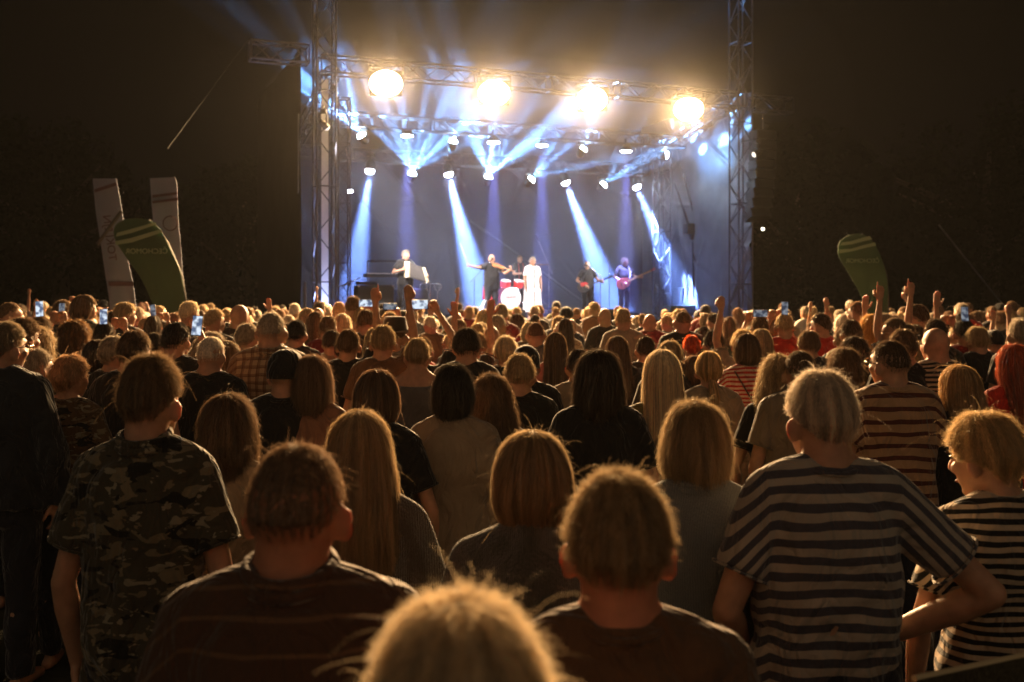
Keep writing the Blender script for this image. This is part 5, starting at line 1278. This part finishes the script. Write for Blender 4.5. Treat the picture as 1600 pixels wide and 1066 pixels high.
# line array on the right, side arm; hoist with cables; strut; mast; guy ropes
la = empty('line_array', Sz(1188, 205, -.3), label='curved column of hanging speakers right of the right tower', cat='speakers')
top = Sz(1192, 205, -.3)
for i in range(9):
    u = i/8; a = R(2 + 22*u**1.6); py = 212 + i*15.6; c = Sz(1192 - 9*u*u, py, -.3)
    b = MB(); rr_ = Matrix.Rotation(R(22),3,'Z') @ Euler((-a,0,0)).to_matrix(); b.prism([(-.33,.125),(.33,.125),(.33,-.125),(-.33,-.125)], .40, Matrix.Translation(c) @ rr_.to_4x4()); x_ = b.build('speaker_element', M['tolex'], la)
    q = MB(); q.box(c + rr_ @ Vector((0,-.207,0)), (.60,.012,.20), rr_); q.build('grille', M['rubber'], x_)
b = MB(); b.tube([top + Vector((0,0,.05)), Vector((top.x, top.y, 7.3))], .012); b.build('hanging_chain', M['chrome'], la)
def rod(name, a, b_, r_, m_, label, cat, kind=None, group=None):
    mb = MB(); mb.tube([a, b_], r_, n=8); o = mb.build(name, m_); return tag(o, label, cat, group, kind)
rod('strut', Sz(735,345,6.6), Sz(908,470,6.6), .045, M['alu'], 'long diagonal strut crossing the black backdrop behind the drums', 'strut')
hb = empty('chain_hoist', Sz(1081,358,3.6), label='dark box hanging between two slanting cables at the right', cat='hoist'); c = Sz(1081,358,3.6)
b = MB(); b.box(c, (.50,.30,.34), rot, .03); b.build('hoist_box', M['black'], hb)
b = MB(); b.tube([c + Vector((0,0,-.15)), c + Vector((0,0,-.35))], [.13,.06], n=12); b.build('hook_block', M['black'], hb)
for (p1, p2) in (((1054,285),(1075,350)),((1068,272),(1088,350))): q = MB(); q.tube([Sz(*p1,3.6), Sz(*p2,3.6)], .028, n=8); q.build('cable', M['black'], hb)
for (p1, p2) in (((1090,352),(1128,478)),((1082,378),(1084,470))): q = MB(); q.tube([Sz(*p1,3.5), Sz(*p2,3.5)], .022, n=8); q.build('cable', M['black'], hb)
ls = empty('light_stand', Sz(1098,455,3.4), label='slanting bright metal leg below the hanging dark box', cat='stand')
b = MB(); b.tube([Sz(1083,395,3.4), Sz(1103,462,3.4)], .022, n=8); b.tube([Sz(1095,385,3.4), Sz(1099,462,3.4)], .016, n=8); b.build('leg', M['chrome'], ls)
sl = MB(); lp = Sz(547,299,1.2); sl.ell(lp, (.055,.05,.04)); o = sl.build('small_lamp', M['white_lens']); tag(o, 'small bright lamp clamped beside the left tower', 'lamp')
sl = MB(); lp = P(1192,358,30); sl.ell(lp, (.045,.045,.045)); o = sl.build('small_lamp', mat('far_lamp', (1,1,1), emit=(1,.95,.8), es=8)); tag(o, 'tiny white light right of the hung speakers', 'lamp')
rod('guy_rope', P(388,62,23.5), P(262,232,20), .007, M['rubber'], 'slanting guy rope rising toward the left side arm', 'rope')
rod('vertical_cable', P(466,178,23.7), P(466,302,23.7), .016, M['alu'], 'thin vertical cable left of the left tower', 'cable')
rod('support_pole', P(476,440,23.5), P(478,640,23.5), .04, M['alu'], 'pale pole at the foot of the left tower', 'pole')
rod('flag_pole', P(374*0+190,330,17.2), P(152,382,17.2), .035, M['black'], 'dark slanting pole crossing the left white banner', 'pole')
mst = empty('mast', P(1480,350,30), label='thin slanting mast beyond the crowd on the right', cat='mast')
b = MB(); b.tube([P(1467,352,30), P(1568,478,30)], .03, n=8); b.build('pole', M['alu'], mst)
# ------------------------------------------------------------------ banners
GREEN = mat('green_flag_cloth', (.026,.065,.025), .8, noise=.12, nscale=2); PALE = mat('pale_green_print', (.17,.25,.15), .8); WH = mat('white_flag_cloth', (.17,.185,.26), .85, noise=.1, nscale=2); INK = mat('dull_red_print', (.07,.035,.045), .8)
def flag(name, outline, d_, mat_, label, cat, pole=None):
    """outline in photo pixels at distance d_, cloth with thickness and a slight billow"""
    root = empty(name, P(outline[0][0], outline[0][1], d_), label=label, cat=cat)
    mb = MB(); pts = [P(x, y, d_) for x, y in outline]; n = len(pts); c = sum(pts, Vector())/n
    vs = [c + Vector((0,-.06,0))]; ring = 6
    for k in range(1, ring+1):
        for p in pts: q = c.lerp(p, k/ring); vs.append(q + Vector((0, -.06*(1-(k/ring)**2) + .025*math.sin(q.z*3+q.x*4), 0)))
    m_ = len(vs); vs += [v + Vector((0,.012,0)) for v in vs]; fs = []
    for sd in (0, 1):
        o = sd*m_
        for i in range(n):
            f_ = (o, o+1+i, o+1+(i+1) % n); fs.append(f_ if sd else f_[::-1])
            for k in range(ring-1):
                a = o+1+k*n+i; b_ = o+1+k*n+(i+1) % n; f_ = (a, a+n, b_+n, b_); fs.append(f_ if sd else f_[::-1])
    for i in range(n): a = 1+(ring-1)*n+i; b_ = 1+(ring-1)*n+(i+1) % n; fs.append((a, b_, b_+m_, a+m_))
    mb.add(vs, fs); mb.build('flag_cloth', mat_, root)
    if pole: q = MB(); q.tube([P(x, y, d_+.03) for x, y in pole], .022, n=8); q.build('pole', M['black'], root)
    return root
def arc(*pts, n=8):
    """smooth closed outline through pts (Catmull-Rom)"""
    out = []; m_ = len(pts)
    for i in range(m_):
        p0, p1, p2, p3 = [Vector(pts[(i+k-1) % m_]) for k in range(4)]
        for j in range(n):
            t = j/n; q = .5*((2*p1) + (-p0+p2)*t + (2*p0-5*p1+4*p2-p3)*t*t + (-p0+3*p1-3*p2+p3)*t**3); out.append((q.x, q.y))
    return out
def band_print(root, pts, d_, m_, name='stripe'):
    mb = MB(); top = [P(x, y, d_-.085) for x, y in pts]; n = len(top)
    mb.add(top + [p + Vector((0,.004,0)) for p in top], [tuple(range(n)), tuple(range(2*n-1, n-1, -1))]); mb.build(name, m_, root, smooth=False)
def words_on(root, text, px, py, d_, size_px, m_, mirror=True, rot=0, name='lettering'):
    cu = bpy.data.curves.new(name, 'FONT'); cu.body = text; cu.align_x = 'CENTER'; cu.align_y = 'CENTER'; cu.size = size_px*d_/F*1.35; cu.extrude = .002
    o = bpy.data.objects.new(name+'_t', cu); COL.objects.link(o); dg = bpy.context.evaluated_depsgraph_get(); me = bpy.data.meshes.new_from_object(o.evaluated_get(dg)); bpy.data.objects.remove(o)
    X = Matrix.Translation(P(px, py, d_-.095)) @ Matrix.Rotation(R(90),4,'X') @ Matrix.Rotation(R(rot),4,'Z') @ Matrix.Diagonal((-1 if mirror else 1,1,1,1))
    me.transform(X); me.materials.clear(); me.materials.append(m_); ob = bpy.data.objects.new(name, me); COL.objects.link(ob); ob.parent = root; ob.matrix_parent_inverse = Matrix.Translation(root.location).inverted(); return ob
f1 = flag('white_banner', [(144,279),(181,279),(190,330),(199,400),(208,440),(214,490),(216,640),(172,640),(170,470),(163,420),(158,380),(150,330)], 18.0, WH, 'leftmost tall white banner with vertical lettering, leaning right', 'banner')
band_print(f1, [(147,296),(181,285),(182,290),(148,301)], 18.0, INK); band_print(f1, [(169,440),(208,440),(209,447),(170,447)], 18.0, INK)
words_on(f1, 'TOKLEJN', 171, 372, 17.96, 13, INK, mirror=True, rot=-82)
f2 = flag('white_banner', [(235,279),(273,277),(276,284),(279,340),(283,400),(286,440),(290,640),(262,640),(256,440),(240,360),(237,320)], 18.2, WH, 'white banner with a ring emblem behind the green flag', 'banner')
band_print(f2, [(238,305),(277,300),(277,304),(238,309)], 18.2, INK); band_print(f2, [(238,314),(278,309),(278,313),(238,318)], 18.2, INK)
q = MB(); q.torus(P(266,349,18.1), (0,1,0), .13, .010, n=32, m=6); q.build('ring_emblem', INK, f2)
g1 = flag('green_flag', arc((178,372),(180,352),(200,342),(232,344),(252,360),(268,392),(282,425),(288,470),(286,560),(270,560),(248,500),(222,440),(196,402)), 16.5, GREEN, 'green teardrop flag with pale stripes on the left', 'flag', pole=[(232,344),(262,380),(284,430),(290,470),(286,640)])
band_print(g1, [(183,364),(205,358),(230,351),(243,347),(244,351),(230,356),(206,364),(181,370)], 16.5, PALE); band_print(g1, [(180,377),(205,372),(235,363),(252,358),(254,363),(236,369),(206,379),(181,383)], 16.5, PALE)
words_on(g1, 'ČECHOMOR', 229, 393, 16.5, 8.5, PALE); words_on(g1, 'music show', 228, 401, 16.5, 3.5, PALE, name='small_lettering') if False else None
g2 = flag('green_flag', arc((1310,392),(1314,376),(1328,367),(1346,366),(1362,376),(1374,398),(1383,425),(1387,460),(1386,560),(1368,560),(1352,478),(1332,436),(1315,408)), 19.0, GREEN, 'green teardrop flag with pale stripes on the right', 'flag', pole=[(1346,366),(1372,394),(1385,430),(1388,470),(1386,640)])
band_print(g2, [(1315,379),(1330,377),(1350,371),(1359,369),(1363,374),(1350,377),(1331,382),(1313,384)], 19.0, PALE); band_print(g2, [(1311,390),(1330,389),(1350,383),(1367,379),(1369,384),(1350,388),(1331,393),(1311,396)], 19.0, PALE)
words_on(g2, 'ČECHOMOR', 1348, 408, 19.0, 6.8, PALE)
# dark folding board at the bottom right corner
bb = empty('folding_board', P(1540,1050,1.75), label='dark board with a pale edge in the bottom right corner', cat='board')
b = MB(); p1, p2 = P(1432,1064,1.75), P(1600,1028,1.95); dv = (p2-p1).normalized(); L_ = (p2-p1).length
nrm = Vector((-.1,-.05,-1)); x, y = dv, dv.cross(Vector((0,1,0))).normalized()
b.add([p1, p2 + dv*.3, p2 + dv*.3 - Vector((0,0,.5)), p1 - Vector((0,0,.5))], [(0,1,2,3)]); b.add([p + Vector((0,.02,0)) for p in (p1, p2 + dv*.3, p2 + dv*.3 - Vector((0,0,.5)), p1 - Vector((0,0,.5)))], [(3,2,1,0)]); b.build('panel', M['leather'], bb, smooth=False)
b = MB(); b.tube([p1 + Vector((0,.01,0)), p2 + dv*.3 + Vector((0,.01,0))], .006, n=8); b.build('pale_edge', MW['cream'], bb)
# ------------------------------------------------------------------ dark trees behind everything
LEAF = mat('dark_leaves', (.008,.012,.005), .9, spec=0.0, noise=.4, nscale=.6); BARK = mat('bark', (.05,.038,.028), .9)
def tree(x, y, h, w, seed, label):
    rs = np.random.RandomState(seed); root = empty('tree', (x, y, 0), label=label, cat='tree', group='dark trees around the stage')
    t = MB(); t.tube([(x,y,0),(x+.2,y,h*.25),(x-.1,y,h*.5),(x+.1,y,h*.8)], [.45,.36,.25,.08], n=10)
    for k in range(7): a = rs.uniform(0,6.28); z = h*rs.uniform(.25,.6); t.tube([(x,y,z),(x+math.cos(a)*w*.25,y+math.sin(a)*w*.25,z+h*.12),(x+math.cos(a)*w*.42,y+math.sin(a)*w*.42,z+h*.2)], [.16,.10,.04], n=6)
    t.build('trunk', BARK, root)
    N_ = 11000; cl = 90; cc = rs.normal(size=(cl,3)); cc /= np.linalg.norm(cc, axis=1, keepdims=True); cc *= rs.rand(cl,1)**.4
    cc = cc*np.array([w*.46, w*.46, h*.40]) + np.array([x, y, h*.56]); rad = rs.uniform(.5, 1.4, cl)
    ci = rs.randint(0, cl, N_); p = rs.normal(size=(N_,3)); p /= np.linalg.norm(p, axis=1, keepdims=True); p = cc[ci] + p*(rad[ci][:,None])*rs.uniform(.55,1.05,(N_,1))
    a = rs.normal(size=(N_,3)); a /= np.linalg.norm(a, axis=1, keepdims=True); b_ = np.cross(a, rs.normal(size=(N_,3))); b_ /= np.linalg.norm(b_, axis=1, keepdims=True); sz = rs.uniform(.10,.22,(N_,1))
    V = np.stack([p-a*sz, p+b_*sz*.5, p+a*sz, p-b_*sz*.5], 1).reshape(-1,3); me = np_mesh('crown', V, np.full(N_,4,np.int32), np.arange(N_*4,dtype=np.int32), LEAF)
    o = bpy.data.objects.new('crown', me); COL.objects.link(o); o.parent = root; o.matrix_parent_inverse = Matrix.Translation((x,y,0)).inverted()
    return root
tree(21.0, 44, 10.5, 9, 1, 'large dark tree behind the right green flag'); tree(14.0, 49, 9, 7, 2, 'dark tree directly right of the stage'); tree(-21, 46, 10, 9, 3, 'large dark tree behind the white banners'); tree(-13.5, 50, 8.5, 8, 4, 'dark tree left behind the stage')
# a far wood as one mass
rs = np.random.RandomState(9); N_ = 26000; ang = rs.uniform(-1.15, 1.15, N_); rad = rs.uniform(56, 74, N_); hh = 9 + 2*np.sin(ang*9) + 2*np.sin(ang*23+1); z = rs.rand(N_)**.8*hh
p = np.stack([np.sin(ang)*rad, np.cos(ang)*rad, z], 1); a = rs.normal(size=(N_,3)); a /= np.linalg.norm(a, axis=1, keepdims=True); b_ = np.cross(a, rs.normal(size=(N_,3))); b_ /= np.linalg.norm(b_, axis=1, keepdims=True); sz = rs.uniform(.3,.8,(N_,1))
V = np.stack([p-a*sz, p+b_*sz*.7, p+a*sz, p-b_*sz*.7], 1).reshape(-1,3); me = np_mesh('wood', V, np.full(N_,4,np.int32), np.arange(N_*4,dtype=np.int32), LEAF)
o = bpy.data.objects.new('wood', me); COL.objects.link(o); tag(o, kind='stuff')
# fill lamps added on tower arms, standing in for front light from out of frame
for i, (t_, z_, tpx, w_) in enumerate(((-.1,5.9,740,14000),(11.85,5.9,780,15000))):
    c = S(t_, -.75, z_); tg = S(St(tpx, 2.2), 2.2, 2.2); dr = (tg-c).normalized()
    r = yoke_fixture('added_front_fill', c, tg, M['fill_lens'], .075, ('small added fill lamp on the left tower aimed at the band','small added fill lamp on the right tower aimed at the band')[i], 'spotlight', 'added fill lamps aimed at the band', body_len=.24)
    q = MB(); q.tube([c + Vector((0,0,.42)), S(t_*.995+.0, -.25, z_+.42)], .022, n=8); q.build('arm', M['black'], r)
    spot('front_fill_light', c + dr*.03, tg, w_, (1,.90,.90), 38, .8, .1)
# ------------------------------------------------------------------ air: thin haze everywhere, thicker stage smoke
def air(name, mb, dens, aniso, col=(.92,.92,.92)):
    o = mb.build(name, None, smooth=False)
    m = bpy.data.materials.new(name + '_air'); m.use_nodes = True; N = m.node_tree.nodes; N.clear()
    out = N.new('ShaderNodeOutputMaterial'); pv = N.new('ShaderNodeVolumePrincipled')
    pv.inputs['Color'].default_value = (*col, 1); pv.inputs['Density'].default_value = dens; pv.inputs['Anisotropy'].default_value = aniso
    m.node_tree.links.new(pv.outputs[0], out.inputs['Volume']); o.data.materials.append(m)
    return tag(o, kind='stuff')
hz = MB(); hz.box((0,25,9.5),(110,84,22)); air('haze', hz, .00016, .35)
sm = MB(); sm.box((6.0,3.6,4.9),(12.9,6.6,6.9)); air('stage_smoke', stage_mb(sm), .016, .2, (.74,.82,1.0))
cl = MB(); cl.ell((3.2,-.6,7.4),(12.0,3.8,5.4), nu=32, nv=20); air('drifting_smoke', stage_mb(cl), .0009, .5)
cl = MB(); cl.ell((5.6,-.5,7.6),(8.0,1.5,1.9), nu=32, nv=20); air('added_glow_smoke', stage_mb(cl), .0020, .65)  # smoke added to spread a glow around the warm lamps
cl = MB(); cl.ell((5.9,-.25,7.22),(7.6,.75,.95), nu=40, nv=20); air('added_halo_smoke', stage_mb(cl), .006, .3)  # denser smoke added as a tight halo in place of lens glare
